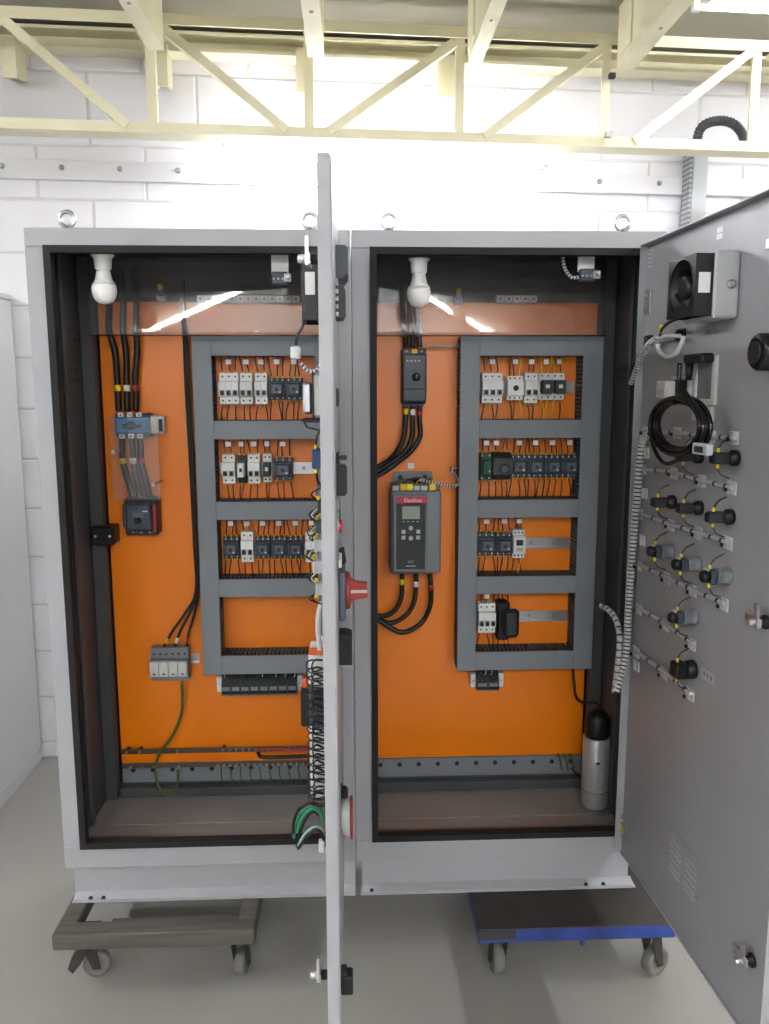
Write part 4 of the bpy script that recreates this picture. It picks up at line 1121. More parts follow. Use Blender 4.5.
# terminal strips behind the shields
def clip_strip(px0, px1, py, label, n, m='white'):
    a = UY(px0, py, 0.39); b = UY(px1, py, 0.39)
    t = thing('terminal_strip', label, 'terminal strip', ((a.x+b.x)/2, YP, a.z), 0, 'terminal strips at the plate tops')
    hl = (b.x-a.x)/2; p = 2*hl/n
    MB().box(-hl, hl, -0.008, -0.0004, -0.012, 0.012, 0.001).build('base', 'lightgrey', t)
    for i in range(n):
        MB().box(-hl+p*i+0.001, -hl+p*(i+1)-0.001, -0.022, -0.0082, -0.0095, 0.0095, 0.0015).build('terminal_clip', m, t)
        screw(t, -hl+p*(i+0.5), -0.022, 0, 'dark')
clip_strip(197, 300, 299, 'long row of white terminal clips across the top of the left orange plate', 13)
clip_strip(496, 537, 299, 'short row of white terminal clips at the top of the right orange plate', 5)
def cable_gland(px, py, label, m):
    p = UY(px, py, 0.38)
    t = thing('earth_clamp', label, 'clamp', (p.x, YP, p.z), 0, 'small clamps at the plate tops')
    MB().box(-0.012, 0.012, -0.02, -0.0004, -0.01, 0.01, 0.002).build('base', 'white', t)
    MB().box(-0.009, 0.009, -0.026, -0.0202, 0.002, 0.02, 0.002).build('clip', m, t)
    MB().box(-0.006, 0.006, -0.024, -0.006, 0.0205, 0.036, 0.001).build('wire_entry', 'yellow', t)
cable_gland(160, 297, 'small blue and white earth clamp behind the left clear shield', 'deepblue')
cable_gland(459, 301, 'small white earth clamp behind the right clear shield', 'lightgrey')

# ================================================================== RIGHT DOOR, INSIDE
def fan(t, s0, s1, z0, z1, pb, pf):
    """filter housing on the door with an axial fan in front; local x along the door, -y into the room"""
    hs, hz = (s1-s0)/2, (z1-z0)/2
    MB().box(-hs, hs, -pb, -0.0004, -hz, hz, 0.004).build('filter_housing', 'lightgrey', t)
    MB().box(hs*0.35, hs*0.5, -pb*0.9, -0.0006, -hz-0.001, hz+0.001).build('housing_rib', 'offwhite', t)
    MB().lathe([(0.009, 0), (0.009, 0.004), (0.005, 0.006)], (hs, -pb*0.35, 0), (1, 0, 0), 12).build('thumb_screw', 'zinc', t)
    fb = MB(); e = 0.006
    r = min(hs, hz)*0.84; n = 32
    # square frame with a round duct: front and back rings joined
    for y0, y1 in ((-pf, -pf+0.004), (-pb-0.005, -pb-0.0006)):
        vs = []; fs = []
        for yy in (y0, y1):
            for i in range(n):
                th = 2*math.pi*i/n; c, s_ = math.cos(th), math.sin(th)
                q = max(abs(c), abs(s_))
                vs.append((c/q*(hs-e), yy, s_/q*(hz-e))); vs.append((c*r, yy, s_*r))
        for i in range(n):
            j = (i+1) % n
            for k in (0, 2*n): fs.append((k+2*i, k+2*j, k+2*j+1, k+2*i+1))
            fs.append((2*i, 2*j, 2*n+2*j, 2*n+2*i)); fs.append((2*i+1, 2*j+1, 2*n+2*j+1, 2*n+2*i+1))
        fb.add(vs, fs)
    fb.lathe([(r, 0), (r, pf-pb), (r+0.002, pf-pb), (r+0.002, 0), (r, 0)], (0, -pb-0.001, 0), (0, -1, 0), 32)
    for x in (-1, 1):
        for z in (-1, 1):
            fb.box(min(x*(hs-e), x*(hs-e-0.014)), max(x*(hs-e), x*(hs-e-0.014)), -pf+0.004, -pb-0.005, min(z*(hz-e), z*(hz-e-0.014)), max(z*(hz-e), z*(hz-e-0.014)))
    fr = fb.build('fan_frame', 'black', t)
    MB().box(hs-e-0.0125, hs-e-0.0005, -pf+0.0045, -pb-0.0055, -hz+0.02, hz-0.02).build('frame_side', 'black', fr)
    MB().lathe([(r*0.42, 0), (r*0.42, pf-pb-0.006), (r*0.36, pf-pb-0.004)], (0, -pb-0.001, 0), (0, -1, 0), 24).build('hub', 'black', t)
    for k in range(7):
        th = 2*math.pi*k/7
        a = Vector((math.cos(th), 0, math.sin(th))); b = Vector((-math.sin(th), 0, math.cos(th)))
        vs = []
        for rr_, tw in ((r*0.4, 0.010), (r*0.96, 0.016)):
            for sg in (-1, 1):
                for off in (0, 0.0012):
                    vs.append(a*rr_+b*(tw*sg)+Vector((0, -(pb+pf)/2+sg*0.008+off, 0)))
        MB().add(vs, [(0, 1, 3, 2), (4, 6, 7, 5), (0, 4, 5, 1), (2, 3, 7, 6), (0, 2, 6, 4), (1, 5, 7, 3)]).build('blade', 'black', t)
    MB().box(hs-e+0.0002, hs-e+0.0012, -pf+0.007, -pb-0.007, -hz*0.25, hz*0.35).build('rating_label', 'white', t)
s1 = UD(740, 283, 0)[0]; s0 = s1-0.135; z0, z1 = UD(740, 319, 0)[1], UD(740, 249, 0)[1]
z0, z1 = (z0+z1)/2-0.066, (z0+z1)/2+0.066
t = on_right('cooling_fan', 'black cooling fan on a pale filter housing, high on the open right door', 'fan', (s0+s1)/2, 0, (z0+z1)/2, 'door fans')
fan(t, s0, s1, z0, z1, 0.052, 0.09)
# stickers
s, z = UD(651, 259); t = on_right('sticker', 'narrow grey sticker at the top hinge corner of the right door', 'label', 0.03, 0, z-0.02)
MB().box(-0.012, 0.012, -0.0008, -0.0002, 0, 0.045).build('plate', 'lightgrey', t)
for k in range(4): MB().box(-0.008, 0.008, -0.0011, -0.0008, 0.005+0.01*k, 0.009+0.01*k).build('printed_mark', 'midgrey', t)
s, z = UD(720, 233); t = on_right('sticker', 'tiny white sticker above the right door\'s fan', 'label', s, 0, z-0.012)
MB().box(-0.012, 0.012, -0.0008, -0.0002, 0, 0.011).build('plate', 'white', t); MB().box(-0.012, 0.012, -0.0008, -0.0002, 0.013, 0.024).build('plate', 'white', t)
s, z = UD(708, 676); t = on_right('sticker', 'small white printed sticker beside the bottom black button', 'label', s, 0, z-0.012)
MB().box(-0.028, 0.028, -0.0008, -0.0002, 0, 0.024).build('plate', 'lightgrey', t)
for k in range(3): MB().box(-0.02+0.015*k, -0.011+0.015*k, -0.0011, -0.0008, 0.007, 0.017).build('printed_mark', 'midgrey', t)

def DRP(px, py, p):
    s, z = UD(px, py, p); return MR @ Vector((s, -p, z))
# harness along the hinge side
pts = [DRP(x, y, p) for x, y, p in ((650, 433, 0.012), (643, 440, 0.014), (640, 458, 0.016), (638, 485, 0.018), (635, 520, 0.018), (632, 560, 0.018), (629, 600, 0.018), (627, 640, 0.018), (623, 665, 0.03), (617, 688, 0.05))]
last = pts[-1]
pts += [UY(614, 694, 0.03), UY(615, 680, 0.06), UY(619, 650, 0.075), UY(619, 630, 0.09), UY(611, 612, 0.14), UY(599, 604, 0.2)]
# keep the loop in front of the frame until it passes the gasket
for i in range(10, len(pts)): pts[i] = UY(*((614, 694), (616, 678), (619, 652), (619, 630), (611, 612), (598, 604))[i-10], (-0.06, -0.05, -0.045, -0.03, 0.03, 0.1)[i-10])
spiral(pts[:11], 0.0105, 'thick black and white wrapped harness running down the right door\'s hinge side', 0.0105)
spiral(pts[9:], 0.008, 'grey wrapped harness looping from the right door into the cabinet', 0.02, wrap='lightgrey', fill=0.85)
pts = [DRP(x, y, p) for x, y, p in ((656, 338, 0.03), (648, 345, 0.03), (640, 360, 0.025), (634, 375, 0.02), (630, 386, 0.015))]
spiral(pts, 0.007, 'short wrapped lead curving down below the right door\'s fan', 0.0105)
tag(MB().tube([DRP(x, y, 0.025) for x, y in ((684, 337), (681, 346), (675, 354), (667, 356), (660, 352), (658, 345))], 0.006, 8).build('white_sleeve', 'white'), 'white sleeved wire loop below the right door\'s fan', 'wire')
tag(MB().tube([DRP(x, y, 0.028) for x, y in ((650, 342), (658, 338), (668, 336), (680, 336))], 0.0045, 8).build('white_sleeve', 'offwhite'), 'straight pale sleeve between two black clips below the right door\'s fan', 'wire')
tag(MB().tube([DRP(x, y, p) for x, y, p in ((677, 319, 0.07), (670, 322, 0.06), (662, 329, 0.04), (660, 336, 0.03))], 0.0035, 6).build('fan_lead', 'black'), 'black lead dropping from the right door\'s fan', 'wire')
p = DRP(661, 330, 0.035)
tag(MB().lathe([(0.002, -0.008), (0.006, 0.0), (0.004, 0.012)], p, n=8).build('crimp_connector', 'yellow'), 'tiny yellow connector below the right door\'s fan', 'connector')
for px, py, lb in ((650, 341, 'black adhesive clip under the fan, beside the door hinge'), (682, 335, 'black adhesive clip under the fan, right of the white loop')):
    s, z = UD(px, py, 0.0); t = on_right('cable_clip', lb, 'clip', s, 0, z, 'cable tie mounts')
    MB().box(-0.022, 0.022, -0.006, -0.0003, -0.014, 0.014, 0.002).build('pad', 'black', t); MB().box(-0.008, 0.008, -0.014, -0.0062, -0.012, 0.012, 0.003).build('saddle', 'black', t)
# horizontal wire runs with tie mounts
runs = [((647, 432), (678, 433), (712, 437), (735, 438)), ((644, 469), (675, 473), (703, 481), (733, 488)), ((641, 514), (672, 525), (699, 533), (729, 543)),
        ((640, 565), (668, 578), (694, 590), (725, 604)), ((640, 609), (667, 625), (693, 644)), ((637, 652), (665, 673), (691, 694))]
rn = ('top', 'second', 'third', 'fourth', 'fifth', 'lowest')
for i, rrun in enumerate(runs):
    pts = [DRP(x, y, 0.012) for x, y in rrun]
    t = thing('wire_run', '%s pale sleeved wire run across the right door' % rn[i], 'wire run', pts[-1], 0, 'sleeved wire runs on the right door')
    MB().tube([pts[0]+(pts[0]-pts[1])*0.04]+pts, 0.0048, 8).build('sleeve', 'lightgrey', t, world=True)
    for a, b in zip(pts, pts[1:]):
        for f in (0.42, 0.78):
            c = a+(b-a)*f; d = (b-a).normalized()
            MB().cyl(c-d*0.004, c+d*0.004, 0.0056, n=8).build('cable_tie', 'dark', t, world=True)
    for j, (px, py) in enumerate(rrun):
        s, z = UD(px, py, 0.0)
        m = on_right('tie_mount', '%s white adhesive tie mount from the hinge on the %s wire run' % (('first', 'second', 'third', 'fourth')[j], rn[i]), 'tie mount', s, 0, z, 'cable tie mounts')
        MB().box(-0.018, 0.018, -0.0045, -0.0003, -0.014, 0.014, 0.0015).build('pad', 'offwhite', m)
        MB().box(-0.005, 0.005, -0.0065, -0.0046, -0.013, 0.013, 0.001).build('saddle', 'offwhite', m)
        MB().box(0.004, 0.012, -0.0225, -0.0176, -0.006, 0.002, 0.001).build('tie_head', 'black', m)
    for j, k in ((0, 'tie'),):
        pass
# extra mounts along the vertical harness
for j, (px, py) in enumerate(((643, 452), (641, 492), (638, 538), (633, 662))):
    s, z = UD(px, py, 0.0)
    m = on_right('tie_mount', 'white adhesive tie mount holding the hinge-side harness, %s from top' % ('first', 'second', 'third', 'fourth')[j], 'tie mount', max(s, 0.06), 0, z, 'cable tie mounts')
    MB().box(-0.018, 0.018, -0.0045, -0.0003, -0.014, 0.014, 0.0015).build('pad', 'offwhite', m); MB().box(-0.005, 0.005, -0.0085, -0.0046, -0.013, 0.013, 0.001).build('saddle', 'offwhite', m)

# push button backs
def button(px, py, label, kind, group='push button blocks on the right door', scale=1.0):
    s, z = UD(px, py, 0.0)
    t = on_right('push_button', label, 'push button', s, 0, z, group)
    k = scale
    if kind == 'small':
        MB().lathe([(0.0165*k, 0.0004), (0.0165*k, 0.012*k), (0.012*k, 0.016*k), (0.011*k, 0.02*k)], (0, 0, 0), (0, -1, 0), 18).build('lock_ring', 'black', t)
        MB().box(-0.011*k, 0.011*k, -0.052*k, -0.0205*k, -0.0115*k, 0.0115*k, 0.002).build('contact_block', 'dark', t)
        MB().box(-0.009*k, 0.009*k, -0.0545*k, -0.0522*k, -0.009*k, 0.009*k, 0.001).build('rear_cap', 'black', t)
        zt = 0.0115*k; L = 0.04*k
    elif kind == 'big':
        MB().lathe([(0.018*k, 0.0004), (0.018*k, 0.004), (0.0165*k, 0.0045), (0.0165*k, 0.026*k), (0.0175*k, 0.027*k), (0.0175*k, 0.03*k)], (0, 0, 0), (0, -1, 0), 20).build('holder', 'midgrey', t)
        MB().box(-0.015*k, 0.015*k, -0.044*k, -0.0302*k, -0.015*k, 0.015*k, 0.003).build('contact_block', 'slate', t)
        MB().lathe([(0.013*k, 0.0445*k), (0.013*k, 0.056*k), (0.01*k, 0.06*k)], (0, 0, 0), (0, -1, 0), 16).build('lamp_block', 'black', t)
        MB().box(-0.012*k, 0.004*k, -0.05*k, -0.0442*k, 0.003*k, 0.016*k, 0.001).build('clear_window', 'lightgrey', t)
        zt = 0.0155*k; L = 0.042*k
    else:
        MB().lathe([(0.021, 0.0004), (0.022, 0.006), (0.0195, 0.02), (0.017, 0.022)], (0, 0, 0), (0, -1, 0), 20).build('lock_ring', 'black', t)
        MB().box(-0.0175, 0.0175, -0.05, -0.0222, -0.0175, 0.0175, 0.003).build('contact_block', 'black', t)
        zt = 0.018; L = 0.04
    for sg in (1, -1):
        MB().lathe([(0.003, 0), (0.0035, 0.004), (0.0025, 0.009)], (0.0, -L, sg*zt), (0, 0, sg), 8).build('ferrule', 'yellow', t)
        wire(t, [(0, -L, sg*(zt+0.008)), (0.002, -L*0.8, sg*(zt+0.022)), (-0.004, -0.012, sg*(zt+0.03))], random.choice(('black', 'brownwire')), 0.0014)
    return t
for px, py, kd, lb in ((701, 456, 'small', 'black push button block partly behind the coiled cable'), (737, 458, 'small', 'black push button block right of the cable coil, ringed by ties'),
                       (674, 502, 'small', 'small black push button block nearest the hinge under the second wire run'), (701, 508, 'small', 'small black push button block in the middle under the second wire run'), (732, 517, 'small', 'small black push button block farthest right under the second wire run'),
                       (672, 551, 'big', 'grey-collared button block nearest the hinge under the third wire run'), (699, 564, 'big', 'grey-collared button block in the middle under the third wire run'), (729, 576, 'big', 'grey-collared button block farthest right under the third wire run'),
                       (695, 617, 'big', 'lone grey-collared button block under the fourth wire run'), (694, 669, 'square', 'large square black selector block low on the right door')):
    button(px, py, lb, kd)

# plug-in module with white casing
s, z = UD(684, 387, 0.0)
t = on_right('socket_module', 'small white module in a frame beside the cable coil on the right door', 'module', s, 0, z)
MB().ring(-0.05, 0.04, -0.03, 0.025, 0.008, -0.008, -0.0003).build('frame', 'offwhite', t)
MB().box(-0.03, 0.028, -0.03, -0.0005, -0.021, 0.016, 0.002).build('body', 'black', t)
MB().box(-0.026, 0.024, -0.055, -0.0302, -0.026, 0.014, 0.003).build('casing', 'offwhite', t)
MB().box(-0.02, 0.018, -0.0556, -0.0551, -0.018, -0.004).build('printed_mark', 'lightgrey', t)
# interface window with a plug
sa = UD(698, 356)[0]; sb, zb3 = UD(718, 380)
t = on_right('interface_window', 'pale framed interface opening with a black plug above the cable coil', 'interface', (sa+sb)/2, 0, zb3)
hw = (sb-sa)/2
MB().ring(-hw, hw, -0.052, 0.052, 0.012, -0.008, -0.0003).build('frame', 'offwhite', t)
MB().box(-hw+0.0125, hw-0.0125, -0.004, -0.0003, -0.039, 0.039).build('window', 'midgrey', t)
MB().box(-hw*0.9, hw*0.9, -0.010, -0.0003, -0.088, -0.055, 0.002).build('lower_plate', 'offwhite', t)
MB().box(-0.008, 0.01, -0.0115, -0.0102, -0.078, -0.062).build('lower_slot', 'midgrey', t)
pl = MB().box(-hw*0.95, hw*0.95, -0.036, -0.0085, 0.036, 0.056, 0.004).build('plug', 'black', t)
MB().cyl((-hw*0.5, -0.03, 0.036), (-hw*0.5, -0.03, 0.0), 0.009, 0.006, 12).build('strain_relief', 'black', pl)
# coiled cable
CPR = 0.058
_a, _b = UD(654, 426, CPR+0.015)[0], UD(708, 426, CPR+0.015)[0]
sa, za, CRA = (_a+_b)/2, UD(682, 426, CPR+0.015)[1], (_b-_a)/2
CRB = (UD(682, 396, CPR+0.015)[1]-UD(682, 455, CPR+0.015)[1])/2
t = on_right('coiled_cable', 'black data cable coiled in a ring on the right door', 'cable', sa, CPR, za)
mb = MB(); n = 120; turns = 5
pts = []
for i in range(n*turns//2+1):
    th = 2*math.pi*i/(n//2); k = i/(n//2)
    ra = CRA-0.016+0.010*math.sin(k*2.3)+0.006*((k*0.37) % 1); rb = CRB-0.007+0.005*math.cos(k*1.9)
    pts.append((ra*math.sin(th), -0.006-0.0045*k+0.004*math.sin(k*3), rb*math.cos(th)+0.002*math.sin(k*5)))
mb.tube(pts, 0.0052, 8, raw=True).build('coil', 'blackgloss', t)
MB().tube([(-0.14, -0.01, 0.03), (-0.155, -0.012, -0.01), (-0.13, -0.012, -0.055), (-0.06, -0.016, -0.085), (0.02, -0.018, -0.07)], 0.0045, 8).build('loose_turn', 'blackgloss', t)
MB().tube([(0.02, -0.03, 0.13), (0.025, -0.03, 0.09), (0.06, -0.026, 0.06), (0.11, -0.02, 0.02)], 0.005, 8).build('plug_lead', 'blackgloss', t)
c = MB().box(0.115, 0.175, -0.04, -0.026, -0.05, -0.028, 0.002); pc = c.build('end_plug', 'lightgrey', t)
MB().box(0.125, 0.16, -0.0408, -0.0402, -0.046, -0.034).build('plug_mouth', 'dark', pc)
# big black round housing near the free edge
s, z = UD(772, 352, 0.02)
t = on_right('round_housing', 'large black round housing at the right edge of the view', 'housing', s, 0, z)
MB().lathe([(0.038, 0.0004), (0.038, 0.01), (0.034, 0.012), (0.034, 0.045), (0.03, 0.05), (0.02, 0.051)], (0, 0, 0), (0, -1, 0), 28).build('shell', 'blackgloss', t)
MB().lathe([(0.021, 0.0512), (0.02, 0.056)], (0, 0, 0), (0, -1, 0), 20).build('cap', 'dark', t)
# latches on the right door (parts of the door)
def latch(d, s, z, e=0.0):
    b = 0.016+e
    l = MB().lathe([(0.014, 0.0004), (0.014, 0.006), (0.009, 0.008), (0.009, b)], (s, 0, z), (0, -1, 0), 14).build('latch', 'black', d)
    MB().box(s-0.045, s+0.012, -b-0.0035, -b-0.0005, z-0.009, z+0.009, 0.001).build('cam_bar', 'chrome', l)
    MB().prism([(s-0.008, z-0.01), (s+0.008, z-0.01), (s+0.004, z+0.036), (s-0.006, z+0.036)], 'y', -b-0.009, -b-0.004).build('cam_wing', 'chrome', l)
    MB().lathe([(0.007, b+0.0092), (0.007, b+0.02), (0.004, b+0.022)], (s, 0, z), (0, -1, 0), 10).build('latch_screw', 'chrome', l)
for px, py in ((753, 960), (767, 622), (790, 240)):
    latch(DR, *UD(px, py, 0.0))
va, vb = UD(669, 826, 0.0)[0], UD(703, 864, 0.0)[0]; vz1 = UD(703, 864, 0.0)[1]; vz0 = UD(699, 918, 0.0)[1]
vp = MB().box(va, vb, -0.0022, -0.0002, vz0, vz1, 0.0008).build('vent_plate', 'door_in', DR)
for f in (0.28, 0.74):
    for k in range(6):
        cx_ = va+(vb-va)*f; z = vz0+(vz1-vz0)*(0.2+0.12*k); q = (vb-va)*0.15
        MB().prism([(cx_-q, z), (cx_+q, z), (cx_+q, z+0.005), (cx_-q, z+0.005)], 'y', -0.006, -0.0023).build('louvre', 'lightgrey', vp)
for fx, fz in ((0.04, 0.66), (0.93, 0.32), (0.5, 0.95)):
    MB().lathe([(0.005, 0), (0.005, 0.002), (0.002, 0.004)], (va+(vb-va)*fx, -0.0022, vz0+(vz1-vz0)*fz), (0, -1, 0), 10).build('screw', 'zinc', vp)
MB().box(0.014, 0.03, -0.007, -0.0003, 0.08, 0.104, 0.002).build('earth_stud', 'yellow', DR)

# ================================================================== LEFT DOOR, INSIDE
yl, zl = UL(303, 287, 0.43)
t = on_left('cooling_fan', 'black cooling fan on the inner side of the edge-on left door', 'fan', 0.42, 0, (UL(303, 255, 0.43)[1]+UL(303, 322, 0.43)[1])/2, 'door fans')
fan(t, 0.35, 0.49, 0.0, 0.142, 0.03, -yl)
latch(DL, 0.71, UL(312, 259, 0.71)[1], 0.018); latch(DL, 0.705, UL(315, 975, 0.705)[1], 0.018); latch(DL, 0.71, 0.868, -0.012)
# socket outlet box
ya, za = UL(314, 375, 0.4); _, zb4 = UL(314, 416, 0.4); yb_, _ = UL(303.5, 395, 0.4)
t = on_left('outlet_box', 'white outlet box with a silver plug on the left door, below its fan', 'outlet', 0.4, 0, zb4)
MB().box(-0.03, 0.03, ya, -0.0004, 0, za-zb4, 0.002).build('box', 'offwhite', t)
MB().box(-0.026, 0.026, yb_, ya-0.0035, 0.004, (za-zb4)*0.82, 0.005).build('plug', 'steel', t)
MB().box(-0.032, 0.032, ya-0.0032, ya-0.0002, -0.004, za-zb4+0.004, 0.001).build('face_plate', 'dark', t)
MB().box(-0.034, 0.034, yb_-0.002, -0.0004, -0.012, -0.0045, 0.002).build('shelf', 'black', t)
def LP(px, py, s): 
    y, z = UL(px, py, s); return ML @ Vector((s, y, z))
spiral([LP(x, y, 0.42) for x, y in ((301, 363), (306, 369), (312, 372), (318, 369), (322, 361), (323, 350))], 0.0042, 'small spiral wrapped lead hanging by the left door\'s fan', 0.008)
tag(MB().tube([LP(304, 320, 0.42), LP(302, 328, 0.42), LP(297, 336, 0.42), LP(296, 345, 0.42)], 0.003, 6).build('fan_lead', 'black'), 'black lead dropping from the left door\'s fan', 'wire')
p = LP(296, 346, 0.42)
tag(MB().box(p.x-0.011, p.x+0.009, p.y-0.012, p.y+0.012, p.z-0.026, p.z-0.001, 0.003).build('white_connector', 'white'), 'small white plug hanging below the left door\'s fan', 'connector')
tag(MB().tube([p+Vector((0, 0, -0.027)), LP(298, 358, 0.42), LP(301, 363, 0.42)], 0.002, 6).build('orange_lead', 'orangeplastic'), 'thin orange lead below the hanging white plug', 'wire')
tag(MB().tube([LP(x, y, 0.4) for x, y in ((304, 421), (307, 427), (314, 429), (321, 431))], 0.002, 6).build('thin_lead', 'black'), 'thin black lead under the left door\'s outlet box', 'wire')
# blue relay
ya, za = UL(312, 449, 0.42); _, zb5 = UL(312, 468, 0.42)
t = on_left('blue_relay', 'dark blue contact block with yellow ferrules on the left door', 'relay', 0.42, 0, zb5)
MB().box(-0.022, 0.022, -0.03, -0.0004, 0.004, za-zb5-0.004, 0.003).build('holder', 'slate', t)
MB().box(-0.024, 0.024, ya, -0.0302, 0, za-zb5, 0.003).build('contact_block', 'deepblue', t)
for x in (-0.015, 0.0, 0.015):
    for zz, sg in ((za-zb5, 1), (0, -1)):
        MB().lathe([(0.003, 0), (0.0035, 0.005), (0.002, 0.01)], (x, ya+0.008, zz), (0, 0, sg), 8).build('ferrule', 'yellow', t)
        wire(t, [(x, ya+0.008, zz+sg*0.01), (x, ya+0.012, zz+sg*0.03), (x, -0.02, zz+sg*0.045)], 'black', 0.0015)
# column of contact blocks with tangled wires
bl = ('highest', 'second', 'third', 'fourth', 'lowest')
for i, (py, px) in enumerate(((506, 315), (526, 313), (545, 311), (566, 310), (588, 313))):
    yv, zv = UL(px, py, 0.44)
    t = on_left('contact_block', '%s wired contact block on the inner side of the left door, below the blue one' % bl[i], 'contact block', 0.44, 0, zv, 'contact blocks on the left door')
    MB().lathe([(0.016, 0.0004), (0.016, 0.016), (0.012, 0.02)], (0, 0, 0), (0, -1, 0), 14).build('collar', 'midgrey', t)
    MB().box(-0.014, 0.014, yv+0.006, -0.0202, -0.013, 0.013, 0.002).build('block', ('dark', 'slate', 'lightgrey', 'lightgrey', 'lightgrey')[i], t)
    for k in range(4):
        x = random.uniform(-0.014, 0.014); sg = 1 if k % 2 else -1
        wire(t, [(x, yv+0.008, sg*0.012), (x+0.004, yv-0.002-0.006*(k > 1), sg*0.024), (x-0.004, yv+0.01, sg*0.036), (x, -0.018, sg*0.042)], ('black', 'offwhite', 'black', 'black')[k], 0.0015)
    for sg in (1, -1):
        MB().box(-0.006, 0.006, yv+0.003, yv+0.011, sg*0.013 if sg > 0 else -0.021, 0.021 if sg > 0 else -0.013, 0.002).build('ferrule', 'yellow', t)
# terminal column low on the left door
y0_, zt_ = UL(309, 652, 0.30); _, zbm = UL(309, 792, 0.30)
t = on_left('mounting_rail', 'vertical steel rail low on the left door\'s inner side', 'rail', 0.30, 0, zbm-0.01, 'mounting rails')
MB().prism([(-0.0175, -0.0072), (0.0175, -0.0072), (0.0175, -0.0058), (0.0125, -0.0058), (0.0125, -0.0004), (-0.0125, -0.0004), (-0.0125, -0.0058), (-0.0175, -0.0058)], 'z', 0, zt_-zbm+0.02).build('profile', 'steel', t)
NTM = 18; pz = (zt_-zbm)/NTM
for i in range(NTM):
    z = zt_-pz*(i+1); dk = 4 <= i < 9
    t = on_left('terminal_block', '%s terminal %s from the top, column low on the left door' % (('first', 'second', 'third', 'fourth', 'fifth', 'sixth', 'seventh', 'eighth', 'ninth', 'tenth', 'eleventh', 'twelfth', 'thirteenth', 'fourteenth', 'fifteenth', 'sixteenth', 'seventeenth', 'eighteenth')[i], '(grey)' if dk else '(white)'), 'terminal block', 0.30, 0, z, 'terminals on the left door')
    MB().prism([(-0.03, -0.0078), (-0.03, y0_*0.75), (-0.018, y0_), (0.018, y0_), (0.03, y0_*0.75), (0.03, -0.0078)], 'z', 0.0004, pz-0.0004).build('body', 'slate' if dk else 'offwhite', t)
    MB().box(-0.01, 0.01, y0_-0.001, y0_-0.0001, pz*0.2, pz*0.8).build('marker', 'midgrey' if dk else 'white', t)
    for sg in (1,):
        wob = random.uniform(-0.006, 0.006)
        wire(t, [(0.031, y0_*0.55, pz/2), (0.045, y0_*0.7-0.008, pz/2+0.010+wob), (0.055, y0_*0.85, pz/2-0.012+wob), (0.06, -0.022, pz/2-0.006)], 'black', 0.0024)
        wire(t, [(0.026, y0_*0.85, pz/2), (0.034, y0_*1.0-0.004, pz/2-0.004), (0.045, y0_*0.95, pz/2-0.018+wob), (0.055, -0.02, pz/2-0.02)], 'black', 0.002)
yk, zk1 = UL(300, 692, 0.28); _, zk0 = UL(300, 730, 0.28)
t = on_left('black_plug_block', 'tall black plug block in front of the left door\'s terminal column', 'plug block', 0.245, 0, zk0)
MB().box(-0.02, 0.02, yk, -0.0004, 0, zk1-zk0, 0.004).build('body', 'black', t)
for k in range(3): MB().lathe([(0.004, 0), (0.004, 0.003)], (0.0202, yk*0.55, (zk1-zk0)*(0.3+0.2*k)), (1, 0, 0), 8).build('screw', 'zinc', t)
yo_, zo = UL(308, 650, 0.30)
t = on_left('end_stop', 'orange end stop on top of the left door\'s terminal column', 'clamp', 0.30, 0, zt_+0.001)
MB().box(-0.026, 0.026, yo_+0.003, -0.0078, 0, 0.012, 0.002).build('body', 'orangeplastic', t)
MB().box(-0.012, 0.012, yo_+0.006, -0.012, 0.0122, 0.022, 0.002).build('grip', 'offwhite', t)
yo_, zo = UL(302, 686, 0.25)
t = on_left('end_stop', 'orange end stop above the tall black plug block', 'clamp', 0.245, 0, zk1+0.0006)
MB().box(-0.014, 0.014, yo_, -0.0004, 0, 0.016, 0.002).build('body', 'orangeplastic', t)
tag(MB().tube([LP(x, y, 0.34) for x, y in ((322, 602), (319, 612), (318, 625), (319, 640), (320, 650))], 0.006, 8).build('white_sleeve', 'offwhite'), 'pale sleeved cable above the left door\'s terminal column', 'cable')
# green and black looping wires
for i, (m, ps, lb) in enumerate((('green', ((323, 812), (318, 806), (309, 807), (300, 815), (295, 828), (294, 838)), 'bright green wire loop at the foot of the left door'),
                                 ('black', ((322, 806), (310, 803), (299, 809), (294, 820), (293, 834)), 'outer black wire loop at the foot of the left door'),
                                 ('black', ((321, 816), (312, 812), (304, 822), (299, 836), (297, 847)), 'inner black wire loop at the foot of the left door'),
                                 ('green', ((324, 822), (319, 812), (311, 809), (302, 818), (297, 832)), 'inner bright green wire loop at the foot of the left door'),
                                 ('tealwire', ((324, 836), (321, 829), (314, 827), (305, 834), (298, 846)), 'pale green-grey wire loop at the foot of the left door'),
                                 ('black', ((325, 846), (322, 834), (315, 830), (306, 838), (298, 849)), 'lowest black wire loop at the foot of the left door'))):
    tag(MB().tube([LP(x, y, 0.3+0.012*i) for x, y in ps], 0.0035, 7).build('wire_loop', m), lb, 'wire', 'wire loops at the left door\'s foot')
p = LP(321, 846, 0.36)
tag(MB().box(p.x-0.005, p.x+0.008, p.y-0.01, p.y+0.01, p.z-0.012, p.z+0.014, 0.002).build('cable_clip', 'white'), 'white clip holding the wire loops at the left door\'s foot', 'clip')

